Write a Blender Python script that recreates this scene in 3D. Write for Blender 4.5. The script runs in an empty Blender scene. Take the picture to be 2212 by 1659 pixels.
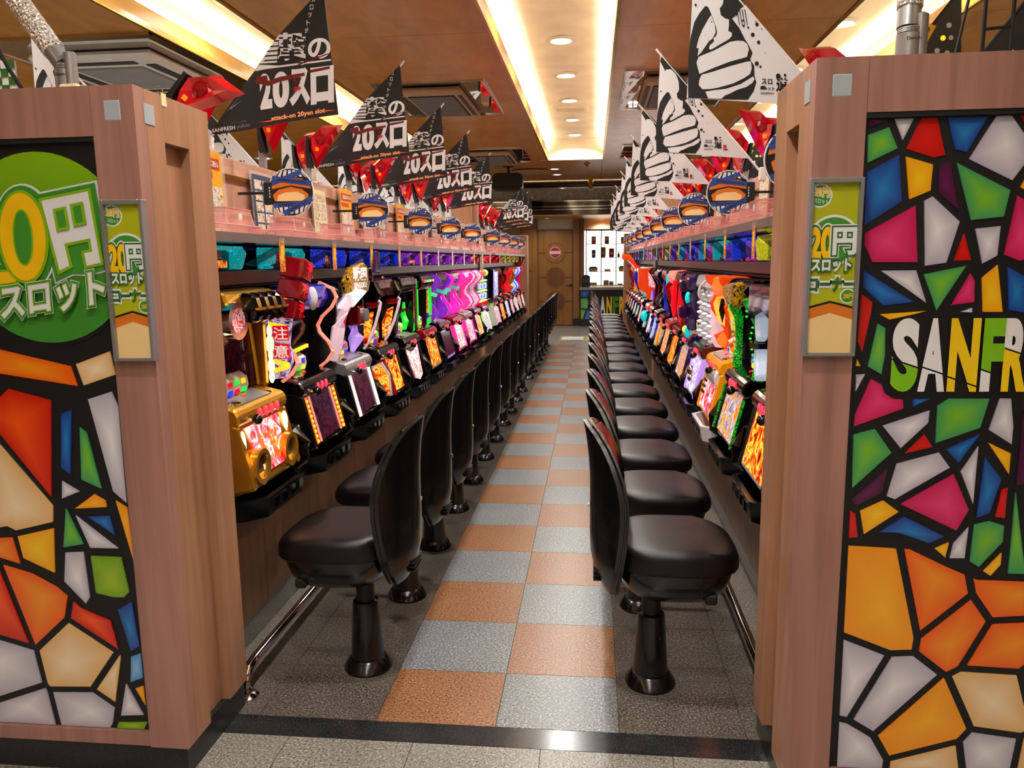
import bpy, bmesh, math, random
from mathutils import Vector, Matrix
R = random.Random(7)
SC = bpy.context.scene
COL = SC.collection

# ------------------------------------------------------------------ camera, exposure, world, lights
F_PX, PITCH, YAW, ROLL, CAM_H = 1666.076, 0.158222849, 0.104979388, -0.0123217732, 1.4971
_f = Vector((-math.sin(YAW) * math.cos(PITCH), math.cos(YAW) * math.cos(PITCH), -math.sin(PITCH)))
_r = Vector((math.cos(YAW), math.sin(YAW), 0)); _u = _r.cross(_f)
_c, _s = math.cos(ROLL), math.sin(ROLL)
RIGHT, UP, FWD = _c * _r + _s * _u, -_s * _r + _c * _u, _f
EYE = Vector((0, 0, CAM_H))
cam = bpy.data.cameras.new('camera'); camo = bpy.data.objects.new('camera', cam); COL.objects.link(camo)
cam.sensor_width = 36; cam.lens = F_PX / 2212 * 36; cam.clip_start = 0.02; cam.clip_end = 100
camo.matrix_world = Matrix(((RIGHT.x, UP.x, -FWD.x, EYE.x), (RIGHT.y, UP.y, -FWD.y, EYE.y), (RIGHT.z, UP.z, -FWD.z, EYE.z), (0, 0, 0, 1)))
SC.camera = camo
SC.view_settings.view_transform = 'Standard'; SC.view_settings.look = 'None'
SC.view_settings.gamma = 1.0; SC.view_settings.use_curve_mapping = False
SC.view_settings.exposure = 0.05
w = bpy.data.worlds.new('hall_ambient'); SC.world = w; w.use_nodes = True
w.node_tree.nodes['Background'].inputs[0].default_value = (1.0, 0.93, 0.82, 1); w.node_tree.nodes['Background'].inputs[1].default_value = 0.05
LAMP_W = 22.0        # watts of one recessed downlight
COVE_E = 28.0        # emission of the light strips hidden in the ceiling troughs

def at(px, py, ax, val):
    """the point where the photo's pixel ray meets the plane ax = val"""
    d = RIGHT * ((px - 1106) / F_PX) - UP * ((py - 829.5) / F_PX) + FWD
    i = 'xyz'.index(ax); return EYE + d * ((val - EYE[i]) / d[i])

def downlight_lamp(name, x, y, z, watts, size=0.12, spread=150, col=(1, 0.98, 0.95)):
    l = bpy.data.lights.new(name, 'AREA'); l.shape = 'DISK'; l.size = size; l.energy = watts; l.color = col; l.spread = math.radians(spread)
    o = bpy.data.objects.new(name, l); COL.objects.link(o); o.location = (x, y, z); return o

# ------------------------------------------------------------------ colours and materials
def S(h, a=1.0):
    h = h.lstrip('#'); c = [int(h[i:i + 2], 16) / 255 for i in (0, 2, 4)]
    return tuple([x / 12.92 if x <= 0.04045 else ((x + 0.055) / 1.055) ** 2.4 for x in c] + [a])
MATS = {}
def new_mat(name):
    m = bpy.data.materials.new(name); m.use_nodes = True; MATS[name] = m
    nt = m.node_tree; return m, nt, nt.nodes['Principled BSDF']
def nd(nt, t, **k):
    n = nt.nodes.new(t)
    for a, b in k.items():
        if a.startswith('i_'):
            n.inputs[int(a[2:])].default_value = b
        else: setattr(n, a, b)
    return n
def mat(name, hexc, rough=0.5, metal=0.0, emit=None, es=0.0, var=0.06, scale=8.0, bump=0.0, bscale=200, alpha=1.0, trans=0.0, coat=0.0, spec=0.5, coord='Object'):
    if name in MATS: return MATS[name]
    m, nt, p = new_mat(name)
    c = S(hexc) if isinstance(hexc, str) else hexc
    tc = nd(nt, 'ShaderNodeTexCoord'); no = nd(nt, 'ShaderNodeTexNoise'); no.inputs['Scale'].default_value = scale; no.inputs['Detail'].default_value = 3
    nt.links.new(tc.outputs[coord], no.inputs['Vector'])
    rp = nd(nt, 'ShaderNodeValToRGB')
    rp.color_ramp.elements[0].position = 0.3; rp.color_ramp.elements[1].position = 0.7
    rp.color_ramp.elements[0].color = [x * (1 - var) for x in c[:3]] + [1]; rp.color_ramp.elements[1].color = [min(1, x * (1 + var)) for x in c[:3]] + [1]
    nt.links.new(no.outputs['Fac'], rp.inputs['Fac']); nt.links.new(rp.outputs['Color'], p.inputs['Base Color'])
    p.inputs['Roughness'].default_value = rough; p.inputs['Metallic'].default_value = metal
    p.inputs['Alpha'].default_value = alpha; p.inputs['Transmission Weight'].default_value = trans; p.inputs['Coat Weight'].default_value = coat
    p.inputs['Specular IOR Level'].default_value = spec
    if es:
        e = S(emit) if emit else c
        if emit: p.inputs['Emission Color'].default_value = e
        else: nt.links.new(rp.outputs['Color'], p.inputs['Emission Color'])
        p.inputs['Emission Strength'].default_value = es
    if bump:
        n2 = nd(nt, 'ShaderNodeTexNoise'); n2.inputs['Scale'].default_value = bscale; nt.links.new(tc.outputs[coord], n2.inputs['Vector'])
        b = nd(nt, 'ShaderNodeBump'); b.inputs['Strength'].default_value = bump; b.inputs['Distance'].default_value = 0.01
        nt.links.new(n2.outputs['Fac'], b.inputs['Height']); nt.links.new(b.outputs['Normal'], p.inputs['Normal'])
    return m
def wood(name, c0, c1, sx=30, sy=30, sz=1.5, rough=0.4, coat=0.1, big=1.0):
    m, nt, p = new_mat(name)
    g = nd(nt, 'ShaderNodeNewGeometry'); mp = nd(nt, 'ShaderNodeMapping'); mp.inputs['Scale'].default_value = (sx, sy, sz)
    nt.links.new(g.outputs['Position'], mp.inputs['Vector'])
    n = nd(nt, 'ShaderNodeTexNoise'); n.inputs['Scale'].default_value = big; n.inputs['Detail'].default_value = 6; n.inputs['Distortion'].default_value = 0.7
    nt.links.new(mp.outputs['Vector'], n.inputs['Vector'])
    r = nd(nt, 'ShaderNodeValToRGB'); r.color_ramp.elements[0].position = 0.32; r.color_ramp.elements[1].position = 0.68
    r.color_ramp.elements[0].color = S(c0); r.color_ramp.elements[1].color = S(c1)
    nt.links.new(n.outputs['Fac'], r.inputs['Fac']); nt.links.new(r.outputs['Color'], p.inputs['Base Color'])
    p.inputs['Roughness'].default_value = rough; p.inputs['Coat Weight'].default_value = coat; p.inputs['Coat Roughness'].default_value = 0.2
    return m
def granite(name, base, dark, light, scale=260, rough=0.3, contrast=0.16, world_patch=0.08):
    m, nt, p = new_mat(name)
    g = nd(nt, 'ShaderNodeNewGeometry')
    n = nd(nt, 'ShaderNodeTexNoise'); n.inputs['Scale'].default_value = scale; n.inputs['Detail'].default_value = 4; n.inputs['Roughness'].default_value = 0.7
    nt.links.new(g.outputs['Position'], n.inputs['Vector'])
    r = nd(nt, 'ShaderNodeValToRGB'); cr = r.color_ramp
    cr.elements[0].position = 0.5 - contrast; cr.elements[0].color = S(dark); cr.elements[1].position = 0.5 + contrast; cr.elements[1].color = S(light)
    e = cr.elements.new(0.47); e.color = S(base); e = cr.elements.new(0.56); e.color = S(base)
    nt.links.new(n.outputs['Fac'], r.inputs['Fac'])
    n2 = nd(nt, 'ShaderNodeTexNoise'); n2.inputs['Scale'].default_value = 3.5; n2.inputs['Detail'].default_value = 4; nt.links.new(g.outputs['Position'], n2.inputs['Vector'])
    mx = nd(nt, 'ShaderNodeMix', data_type='RGBA', blend_type='MULTIPLY'); mx.inputs[0].default_value = 1.0
    r2 = nd(nt, 'ShaderNodeValToRGB'); r2.color_ramp.elements[0].position = .3; r2.color_ramp.elements[1].position = .7
    r2.color_ramp.elements[0].color = (1 - 2 * world_patch,) * 3 + (1,); r2.color_ramp.elements[1].color = (1, 1, 1, 1)
    nt.links.new(n2.outputs['Fac'], r2.inputs['Fac']); nt.links.new(r.outputs['Color'], mx.inputs[6]); nt.links.new(r2.outputs['Color'], mx.inputs[7])
    nt.links.new(mx.outputs[2], p.inputs['Base Color'])
    mr = nd(nt, 'ShaderNodeMapRange'); mr.inputs[3].default_value = rough * 0.95; mr.inputs[4].default_value = rough * 1.1
    nt.links.new(n2.outputs['Fac'], mr.inputs[0]); nt.links.new(mr.outputs[0], p.inputs['Roughness'])
    return m
def art(name, pal, scale=9.0, es=1.0, seed=0, base=0.6, dist=2.5, stretch=(1, 1, 1), rough=0.15):
    """printed / backlit artwork: blotches of a palette"""
    if name in MATS: return MATS[name]
    m, nt, p = new_mat(name)
    tc = nd(nt, 'ShaderNodeTexCoord'); mp = nd(nt, 'ShaderNodeMapping'); mp.inputs['Location'].default_value = (seed * 3.7, seed * 1.3, seed * 2.1); mp.inputs['Scale'].default_value = stretch
    nt.links.new(tc.outputs['Object'], mp.inputs['Vector'])
    n = nd(nt, 'ShaderNodeTexNoise'); n.inputs['Scale'].default_value = scale; n.inputs['Detail'].default_value = 3.5; n.inputs['Distortion'].default_value = dist
    nt.links.new(mp.outputs['Vector'], n.inputs['Vector'])
    r = nd(nt, 'ShaderNodeValToRGB'); cr = r.color_ramp; k = len(pal)
    cr.elements[0].position = 0.28; cr.elements[0].color = S(pal[0]); cr.elements[1].position = 0.72; cr.elements[1].color = S(pal[-1])
    for i in range(1, k - 1):
        e = cr.elements.new(0.28 + 0.44 * i / (k - 1)); e.color = S(pal[i])
    nt.links.new(n.outputs['Fac'], r.inputs['Fac']); nt.links.new(r.outputs['Color'], p.inputs['Base Color'])
    if es: nt.links.new(r.outputs['Color'], p.inputs['Emission Color']); p.inputs['Emission Strength'].default_value = es
    p.inputs['Roughness'].default_value = rough
    return m
def attr_mat(name, rough=0.2, es=0.0, coat=0.3):
    if name in MATS: return MATS[name]
    m, nt, p = new_mat(name)
    a = nd(nt, 'ShaderNodeAttribute'); a.attribute_name = 'Col'
    n = nd(nt, 'ShaderNodeTexNoise'); n.inputs['Scale'].default_value = 60
    hs = nd(nt, 'ShaderNodeMix', data_type='RGBA', blend_type='MULTIPLY'); hs.inputs[0].default_value = 0.06
    nt.links.new(a.outputs['Color'], hs.inputs[6]); nt.links.new(n.outputs['Color'], hs.inputs[7])
    nt.links.new(hs.outputs[2], p.inputs['Base Color'])
    if es: nt.links.new(hs.outputs[2], p.inputs['Emission Color']); p.inputs['Emission Strength'].default_value = es
    p.inputs['Roughness'].default_value = rough; p.inputs['Coat Weight'].default_value = coat
    return m
def clear_plastic(name, hexc, alpha=0.35, rough=0.08):
    if name in MATS: return MATS[name]
    m, nt, p = new_mat(name)
    n = nd(nt, 'ShaderNodeTexNoise'); n.inputs['Scale'].default_value = 20
    r = nd(nt, 'ShaderNodeValToRGB'); c = S(hexc); r.color_ramp.elements[0].color = [x * .9 for x in c[:3]] + [1]; r.color_ramp.elements[1].color = c
    nt.links.new(n.outputs['Fac'], r.inputs['Fac']); nt.links.new(r.outputs['Color'], p.inputs['Base Color'])
    p.inputs['Alpha'].default_value = alpha; p.inputs['Roughness'].default_value = rough; p.inputs['Specular IOR Level'].default_value = 0.8
    return m

# ------------------------------------------------------------------ mesh builder
class B:
    def __init__(s): s.v = []; s.f = []; s.c = None
    def add(s, vs, fs):
        o = len(s.v); s.v += [Vector(v) for v in vs]; s.f += [[o + i for i in f] for f in fs]; return s
    def box(s, x0, x1, y0, y1, z0, z1):
        if x0 > x1: x0, x1 = x1, x0
        if y0 > y1: y0, y1 = y1, y0
        return s.add([(x0, y0, z0), (x1, y0, z0), (x1, y1, z0), (x0, y1, z0), (x0, y0, z1), (x1, y0, z1), (x1, y1, z1), (x0, y1, z1)],
                     [(3, 2, 1, 0), (4, 5, 6, 7), (0, 1, 5, 4), (1, 2, 6, 5), (2, 3, 7, 6), (3, 0, 4, 7)])
    def obox(s, c, size, m):
        k = B().box(-size[0] / 2, size[0] / 2, -size[1] / 2, size[1] / 2, -size[2] / 2, size[2] / 2)
        return s.add([Vector(c) + m @ v for v in k.v], k.f)
    def prism(s, pts, ax, a0, a1):
        def P(p, a): return {'x': (a, p[0], p[1]), 'y': (p[0], a, p[1]), 'z': (p[0], p[1], a)}[ax]
        n = len(pts)
        return s.add([P(p, a0) for p in pts] + [P(p, a1) for p in pts],
                     [list(range(n - 1, -1, -1)), list(range(n, 2 * n))] + [(i, (i + 1) % n, n + (i + 1) % n, n + i) for i in range(n)])
    def lathe(s, prof, c=(0, 0, 0), n=20, ax='z', cap=True):
        vs = []
        for r, z in prof:
            for i in range(n):
                a = 2 * math.pi * i / n; x, y = r * math.cos(a), r * math.sin(a)
                p = {'z': (x, y, z), 'x': (z, x, y), 'y': (y, z, x)}[ax]
                vs.append((c[0] + p[0], c[1] + p[1], c[2] + p[2]))
        m = len(prof)
        fs = [(j * n + i, j * n + (i + 1) % n, (j + 1) * n + (i + 1) % n, (j + 1) * n + i) for j in range(m - 1) for i in range(n)]
        if cap: fs += [list(range(n - 1, -1, -1)), list(range((m - 1) * n, m * n))]
        return s.add(vs, fs)
    def cyl(s, c, r, h, ax='z', n=16): return s.lathe([(r, 0), (r, h)], c, n, ax)
    def tube(s, path, r, n=8, closed=False):
        path = [Vector(p) for p in path]; m = len(path); vs = []
        rr = r if isinstance(r, (list, tuple)) else [r] * m
        up = Vector((0, 0, 1))
        for i, p in enumerate(path):
            a = path[(i - 1) % m] if (closed or i > 0) else p; b = path[(i + 1) % m] if (closed or i < m - 1) else p
            t = (b - a).normalized()
            e = t.cross(up if abs(t.z) < 0.95 else Vector((0, 1, 0))).normalized(); g = t.cross(e)
            for k in range(n):
                q = 2 * math.pi * k / n; vs.append(p + (e * math.cos(q) + g * math.sin(q)) * rr[i])
        mm = m if closed else m - 1
        fs = [(i * n + k, i * n + (k + 1) % n, ((i + 1) % m) * n + (k + 1) % n, ((i + 1) % m) * n + k) for i in range(mm) for k in range(n)]
        if not closed: fs += [list(range(n - 1, -1, -1)), list(range((m - 1) * n, m * n))]
        return s.add(vs, fs)
    def ball(s, c, r, nu=10, nv=6, sc=(1, 1, 1)):
        vs = []; fs = []
        for j in range(1, nv):
            t = math.pi * j / nv
            for i in range(nu):
                a = 2 * math.pi * i / nu; vs.append((c[0] + sc[0] * r * math.sin(t) * math.cos(a), c[1] + sc[1] * r * math.sin(t) * math.sin(a), c[2] + sc[2] * r * math.cos(t)))
        k = len(vs); vs += [(c[0], c[1], c[2] + sc[2] * r), (c[0], c[1], c[2] - sc[2] * r)]
        for j in range(nv - 2):
            for i in range(nu): fs.append((j * nu + i, (j + 1) * nu + i, (j + 1) * nu + (i + 1) % nu, j * nu + (i + 1) % nu))
        for i in range(nu): fs.append((k, i, (i + 1) % nu)); fs.append((k + 1, (nv - 2) * nu + (i + 1) % nu, (nv - 2) * nu + i))
        return s.add(vs, fs)
    def loft(s, rings, cap=True):
        n = len(rings[0]); vs = [p for r in rings for p in r]; m = len(rings)
        fs = [(j * n + i, j * n + (i + 1) % n, (j + 1) * n + (i + 1) % n, (j + 1) * n + i) for j in range(m - 1) for i in range(n)]
        if cap: fs += [list(range(n - 1, -1, -1)), list(range((m - 1) * n, m * n))]
        return s.add(vs, fs)
    def mesh(s, name, bevel=0, seg=1, smooth=False, fix=True):
        me = bpy.data.meshes.new(name); bm = bmesh.new()
        vv = [bm.verts.new(v) for v in s.v]
        for f in s.f:
            try: bm.faces.new([vv[i] for i in f])
            except ValueError: pass
        if fix: bmesh.ops.recalc_face_normals(bm, faces=bm.faces)
        if bevel:
            es = [e for e in bm.edges if len(e.link_faces) == 2 and e.calc_face_angle(0) > 0.5]
            bmesh.ops.bevel(bm, geom=es, offset=bevel, segments=seg, affect='EDGES', profile=0.5, clamp_overlap=True)
        if smooth:
            for f in bm.faces: f.smooth = True
            for e in bm.edges:
                if len(e.link_faces) == 2 and e.calc_face_angle(0) > 0.6: e.smooth = False
        bm.to_mesh(me); bm.free()
        return me
    def o(s, name, m, parent=None, **k):
        me = s.mesh(name, **k); return link(name, me, m, parent)
def link(name, me, m=None, parent=None):
    o = bpy.data.objects.new(name, me)
    if m is not None and not me.materials: me.materials.append(m if not isinstance(m, str) else MATS[m])
    COL.objects.link(o)
    if parent: o.parent = parent
    return o
def tag(o, label=None, cat=None, group=None, kind=None):
    if label: o['label'] = label
    if cat: o['category'] = cat
    if group: o['group'] = group
    if kind: o['kind'] = kind
    return o
def thing(name, label, cat, loc=(0, 0, 0), rz=0.0, group=None):
    o = bpy.data.objects.new(name, None); COL.objects.link(o); o.location = loc; o.rotation_euler = (0, 0, rz); o.empty_display_size = 0.05
    return tag(o, label, cat, group)
KIDS = {}
def copy_tree(o, parent=None):
    c = o.copy(); COL.objects.link(c); c.parent = parent
    for ch in list(o.children): copy_tree(ch, c)
    return c
ORD = ['first', 'second', 'third', 'fourth', 'fifth', 'sixth', 'seventh', 'eighth', 'ninth', 'tenth', 'eleventh', 'twelfth', 'thirteenth', 'fourteenth', 'fifteenth', 'sixteenth', 'seventeenth', 'eighteenth', 'nineteenth', 'twentieth']

# ------------------------------------------------------------------ lettering
_TX = {}
def glyphs(s, off=0.0, res=2):
    if len(s) <= 2: res = 6
    if (s, off) in _TX: return _TX[(s, off)]
    c = bpy.data.curves.new('lettering', 'FONT'); c.body = s; c.offset = off; c.resolution_u = res
    o = bpy.data.objects.new('lettering', c); COL.objects.link(o)
    dg = bpy.context.evaluated_depsgraph_get(); me = bpy.data.meshes.new_from_object(o.evaluated_get(dg))
    vs = [v.co.copy() for v in me.vertices]; fs = [list(p.vertices) for p in me.polygons]
    bpy.data.objects.remove(o); bpy.data.curves.remove(c); bpy.data.meshes.remove(me)
    x0, x1 = min(v.x for v in vs), max(v.x for v in vs); y0, y1 = min(v.y for v in vs), max(v.y for v in vs)
    _TX[(s, off)] = (vs, fs, x0, x1, y0, y1); return _TX[(s, off)]
def text(b, s, p0, ex, ey, off=0.0, ref=None):
    """lettering in the box with corner p0 and edges ex (right) and ey (up)"""
    vs, fs, x0, x1, y0, y1 = glyphs(s, off)
    if ref is not None: _, _, x0, x1, y0, y1 = glyphs(s, ref)
    p0, ex, ey = Vector(p0), Vector(ex), Vector(ey)
    b.add([p0 + ex * ((v.x - x0) / (x1 - x0)) + ey * ((v.y - y0) / (y1 - y0)) for v in vs], fs); return b

# ------------------------------------------------------------------ flat polygons
def clip(poly, x0, x1, y0, y1):
    def cut(P, f, g):
        o = []
        for i, a in enumerate(P):
            b = P[(i + 1) % len(P)]; fa, fb = f(a), f(b)
            if fa >= 0: o.append(a)
            if (fa > 0 and fb < 0) or (fa < 0 and fb > 0):
                t = fa / (fa - fb); o.append((a[0] + (b[0] - a[0]) * t, a[1] + (b[1] - a[1]) * t))
        return o
    for f in (lambda p: p[0] - x0, lambda p: x1 - p[0], lambda p: p[1] - y0, lambda p: y1 - p[1]):
        if poly: poly = cut(poly, f, None)
    return poly
def halfcut(P, a, n):
    o = []
    for i, p in enumerate(P):
        q = P[(i + 1) % len(P)]; fp = (p[0] - a[0]) * n[0] + (p[1] - a[1]) * n[1]; fq = (q[0] - a[0]) * n[0] + (q[1] - a[1]) * n[1]
        if fp <= 0: o.append(p)
        if (fp < 0 < fq) or (fq < 0 < fp):
            t = fp / (fp - fq); o.append((p[0] + (q[0] - p[0]) * t, p[1] + (q[1] - p[1]) * t))
    return o
def cells(region, seeds, gap):
    """straight-edged cells around the seeds inside a convex region, pulled in by half the gap"""
    out = []
    for i, a in enumerate(seeds):
        P = list(region)
        for j, b in enumerate(seeds):
            if i == j or not P: continue
            d = (b[0] - a[0], b[1] - a[1]); L = math.hypot(*d); n = (d[0] / L, d[1] / L)
            P = halfcut(P, ((a[0] + b[0]) / 2 - n[0] * gap / 2, (a[1] + b[1]) / 2 - n[1] * gap / 2), n)
        if len(P) > 2: out.append(P)
    return out
def pane_mesh(pts, thick, c0, c1, facing):
    """pts: 3-D outline; a thin slab standing proud along 'facing', tint c0 in the middle to c1 at the rim"""
    pts = [Vector(p) for p in pts]; n = len(pts); cen = sum(pts, Vector()) / n; f = Vector(facing) * thick
    vs = [p + f for p in pts] + pts + [cen + f]
    fs = [(i, (i + 1) % n, 2 * n) for i in range(n)] + [(i, (i + 1) % n, n + (i + 1) % n, n + i) for i in range(n)]
    me = bpy.data.meshes.new('pane'); me.from_pydata([tuple(v) for v in vs], [], fs)
    bm = bmesh.new(); bm.from_mesh(me); bmesh.ops.recalc_face_normals(bm, faces=bm.faces)
    if bm.faces[0].normal.dot(f) < 0: bmesh.ops.reverse_faces(bm, faces=bm.faces)
    bm.to_mesh(me); bm.free()
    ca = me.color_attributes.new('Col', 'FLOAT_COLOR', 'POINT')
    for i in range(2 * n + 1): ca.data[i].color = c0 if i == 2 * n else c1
    return me
def flat(b, pts, off=Vector((0, 0, 0))):
    pts = [Vector(p) + off for p in pts]; return b.add(pts, [list(range(len(pts)))])
def circ(cx, cy, r, n=20, ry=None): return [(cx + r * math.cos(2 * math.pi * i / n), cy + (ry or r) * math.sin(2 * math.pi * i / n)) for i in range(n)]

# ------------------------------------------------------------------ the shop's materials
wood('pink_wood', '#93695e', '#ae7e72', 26, 26, 1.2, 0.38)
wood('tan_warm_lit_wood', '#986c50', '#b08162', 26, 26, 1.2, 0.38)  # tan boards; on end-cap sides the tint stands in for warm aisle light
wood('shelf_wood', '#b98a76', '#d0a08a', 3, 3, 22, 0.4)
wood('brown_panel', '#6a4529', '#7d5636', 30, 30, 1.0, 0.45)
wood('header_wood', '#54392a', '#6d4a37', 2, 2, 30, 0.35)
wood('ceiling_wood', '#a86c18', '#c0852c', 5, 1.6, 8, 0.33, 0.25, 1.4)
wood('door_wood', '#8a5a26', '#a06c31', 18, 18, 1.2, 0.35)
wood('door_wood_dark', '#6b3f20', '#7c4b27', 18, 18, 1.2, 0.4)
granite('granite_grey', '#787a7b', '#3c3d3d', '#c4c5c4', 130, contrast=.11)
granite('granite_orange', '#93633f', '#3e2210', '#c29063', 130, contrast=.11)
granite('granite_brown', '#675f56', '#2a2520', '#a9a196', 130, contrast=.11)
granite('granite_beige', '#89847a', '#423d36', '#c4beb4', 130, contrast=.11)
granite('granite_black', '#2b2c2d', '#161718', '#4d4f50', 170, 0.16)
granite('granite_plinth', '#242422', '#101010', '#3c3b38', 170, 0.3)
granite('granite_kick', '#76726b', '#4c4843', '#9b968e', 120, 0.35)
mat('grout', '#3a3733', 0.8)
mat('black_plastic', '#0b0b0c', 0.22, spec=0.5, coat=0.2)
mat('black_matt', '#0c0c0d', 0.55)
mat('black_gloss', '#050506', 0.08, coat=0.6)
mat('leather', '#0c0a0d', 0.29, spec=0.36, bump=0.12, bscale=900, var=0.1)
mat('leather_red', '#a8283a', 0.32, bump=0.08, bscale=900, coat=0.2)
mat('chrome', '#d6d6d8', 0.09, 1.0, var=0.02)
mat('silver', '#9a9b9c', 0.36, 0.6, var=0.05)
mat('steel_edge', '#9a9794', 0.35, 0.8)
mat('gold_metal', '#e8ae38', 0.24, 0.85, var=0.15)
mat('brass', '#c79a3c', 0.2, 1.0, var=0.1)
mat('white_plastic', '#e6e4e0', 0.3)
mat('white_print', '#e9e8ea', 0.35)
mat('flag_white', '#dedcde', 0.5, var=0.03)
mat('flag_black', '#1b1b1e', 0.4, var=0.2)
mat('ink_black', '#0a0a0b', 0.45)
mat('print_red', '#b3140f', 0.45)
mat('print_darkred', '#6d1010', 0.45)
mat('print_orange', '#f0571c', 0.45)
mat('print_grey', '#8a8a8c', 0.5)
mat('print_yellow', '#f8c40c', 0.35)
mat('print_green', '#3f8f2b', 0.35)
mat('print_lime', '#86b414', 0.35)
mat('print_darkgreen', '#2a6a28', 0.35)
mat('print_olive', '#b0b513', 0.35)
mat('print_blue', '#2a4a96', 0.4)
mat('print_brown', '#d8741a', 0.4)
mat('print_cream', '#f2cf93', 0.4)
mat('mirror', '#e0ddd8', 0.02, 1.0, var=0.01)
mat('lens_white', '#9aa0a4', 0.3, emit='#b8c0c4', es=0.12)
clear_plastic('pink_clear', '#f0a09c', 0.36)
clear_plastic('pink_highlight', '#ffc4c0', 0.7)
clear_plastic('acrylic', '#e8dcd6', 0.22)
clear_plastic('glass_dark', '#1a1216', 0.55, 0.03)
attr_mat('glass_print', 0.16, 0.0, 0.5)
attr_mat('print_attr', 0.3, 0.0, 0.2)
mat('lamp_disc', '#fff6e0', 0.4, emit='#fff6e6', es=20)
mat('cove_strip', '#fff2d8', 0.4, emit='#fffaf0', es=COVE_E)
mat('cove_gold', '#c29a45', 0.5, bump=0.1, bscale=120, var=0.15, scale=3)
mat('cove_paper', '#f1ecdc', 0.55, bump=0.1, bscale=120, var=0.1, scale=3, coord='Object')
mat('red_beacon', '#c80d1e', 0.06, var=0.3, coat=1.0, emit='#a80818', es=0.12)
mat('button_pink', '#ff4a5e', 0.25, emit='#ff2f4c', es=1.0)
mat('white_wall', '#dcd5c6', 0.6)
mat('ac_grey', '#b8aca4', 0.5)
mat('steel_dark', '#6a6664', 0.18, 0.9)
mat('tan_wall', '#a58a66', 0.6)

# ================================================================== THE SETTING
def struct(o): o['kind'] = 'structure'; return o
CX = -0.31                                   # centre line of the aisle
floor = struct(B().box(-9, 8, -5, 19, -0.12, -0.012).o('floor', 'granite_beige'))
B().box(-2.17, 2.262, 1.38, 2.18, -0.0119, -0.006).box(-1.36, .742, 2.18, 13.815, -0.0119, -0.006).box(-2.1, 1.5, 13.815, 17.875, -0.0119, -0.006).o('grout_bed', 'grout', floor)
TB = {}
def tile(x0, x1, y0, y1, m, parent=floor):
    sx, sy = round(x1 - x0, 3), round(y1 - y0, 3); k = (sx, sy, m)
    if k not in TB:
        TB[k] = B().box(-sx / 2 + .0012, sx / 2 - .0012, -sy / 2 + .0012, sy / 2 - .0012, -0.01, 0).mesh('tile'); TB[k].materials.append(MATS[m])
    o = bpy.data.objects.new('tile', TB[k]); COL.objects.link(o); o.parent = parent; o.location = ((x0 + x1) / 2, (y0 + y1) / 2, 0)
ROWS = [2.284] + [2.615 + .4 * k for k in range(29)]
for j in range(29):
    ya, yb = ROWS[j], ROWS[j + 1]
    tile(-.709, -.309, ya, yb, 'granite_orange' if j % 2 == 0 else 'granite_grey')
    tile(-.309, .091, ya, yb, 'granite_grey' if j % 2 == 0 else 'granite_orange')
    tile(-1.109, -.709, ya, yb, 'granite_brown'); tile(-1.36, -1.109, ya, yb, 'granite_brown')
    tile(.091, .491, ya, yb, 'granite_brown'); tile(.491, .742, ya, yb, 'granite_brown')
for a, b in ((-1.24, -.33), (-.33, .26), (.26, .60)): tile(a, b, 2.18, 2.284, 'granite_black')
for i in range(-5, 6):
    for j in range(2): tile(-.155 + .403 * i, -.155 + .403 * (i + 1), 1.78 - .4 * j, 2.18 - .4 * j, 'granite_beige')
for i in range(6):
    for j in range(7): tile(-2.1 + .6 * i, -1.5 + .6 * i, 13.815 + .58 * j, 13.815 + .58 * (j + 1), 'granite_beige')

# ---- ceiling: slab, timber panels between the light troughs
ZL, ZI = 3.10, 3.425
ceil = struct(B().box(-9, 8, -5, 19, 3.56, 3.64).o('ceiling', 'tan_wall'))
COVES = [(-3.02, -2.29), (-.72, .15), (1.69, 2.43)]
def cpanel(x0, x1, y0, y1):
    k = ('c', round(x1 - x0, 3), round(y1 - y0, 3))
    if k not in TB:
        TB[k] = B().box(-k[1] / 2 + .003, k[1] / 2 - .003, -k[2] / 2 + .003, k[2] / 2 - .003, 0, .03).mesh('ceiling_panel'); TB[k].materials.append(MATS['ceiling_wood'])
    o = bpy.data.objects.new('ceiling_panel', TB[k]); COL.objects.link(o); o.parent = ceil; o.location = ((x0 + x1) / 2, (y0 + y1) / 2, ZL)
STR = [(-9, -6.06), (-6.06, -3.02), (-2.29, -.72), (.15, 1.69), (2.43, 5.2), (5.2, 8)]
for x0, x1 in STR:
    for j in range(15): cpanel(x0, x1, -5 + 1.194 * j, -5 + 1.194 * (j + 1))
for x0, x1 in STR + COVES:
    cpanel(x0, x1, 12.91, 14.5); cpanel(x0, x1, 14.5, 16.3)
TROUGH_Y0 = -4.0
for i, (a, b) in enumerate(COVES):
    t = B().box(a - .14, b + .14, TROUGH_Y0, 12.99, ZI, ZI + .02).o('trough_top', 'cove_paper', ceil)
    B().box(a - .14, a - .12, TROUGH_Y0, 12.99, ZL + .031, ZI).o('trough_side', 'cove_paper', ceil)
    B().box(b + .12, b + .14, TROUGH_Y0, 12.99, ZL + .031, ZI).o('trough_side', 'cove_paper', ceil)
    for s, x in ((-1, a), (1, b)):
        B().box(x + s * .004, x + s * .016, TROUGH_Y0, 12.89, ZL - .004, ZL + .13).o('trough_lip', 'cove_gold', ceil)
        B().box(x - s * .002, x + s * .02, TROUGH_Y0, 12.9, ZL - .014, ZL - .004).o('edge_trim', 'brass', ceil)
        B().box(x + s * .05, x + s * .085, TROUGH_Y0, 12.88, ZL + .045, ZL + .06).o('light_strip', 'cove_strip', ceil)
    for y in (12.89, TROUGH_Y0):
        B().box(a - .14, b + .14, y, y + .02, ZL - .004, ZI).o('trough_end', 'cove_paper', ceil)
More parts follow.
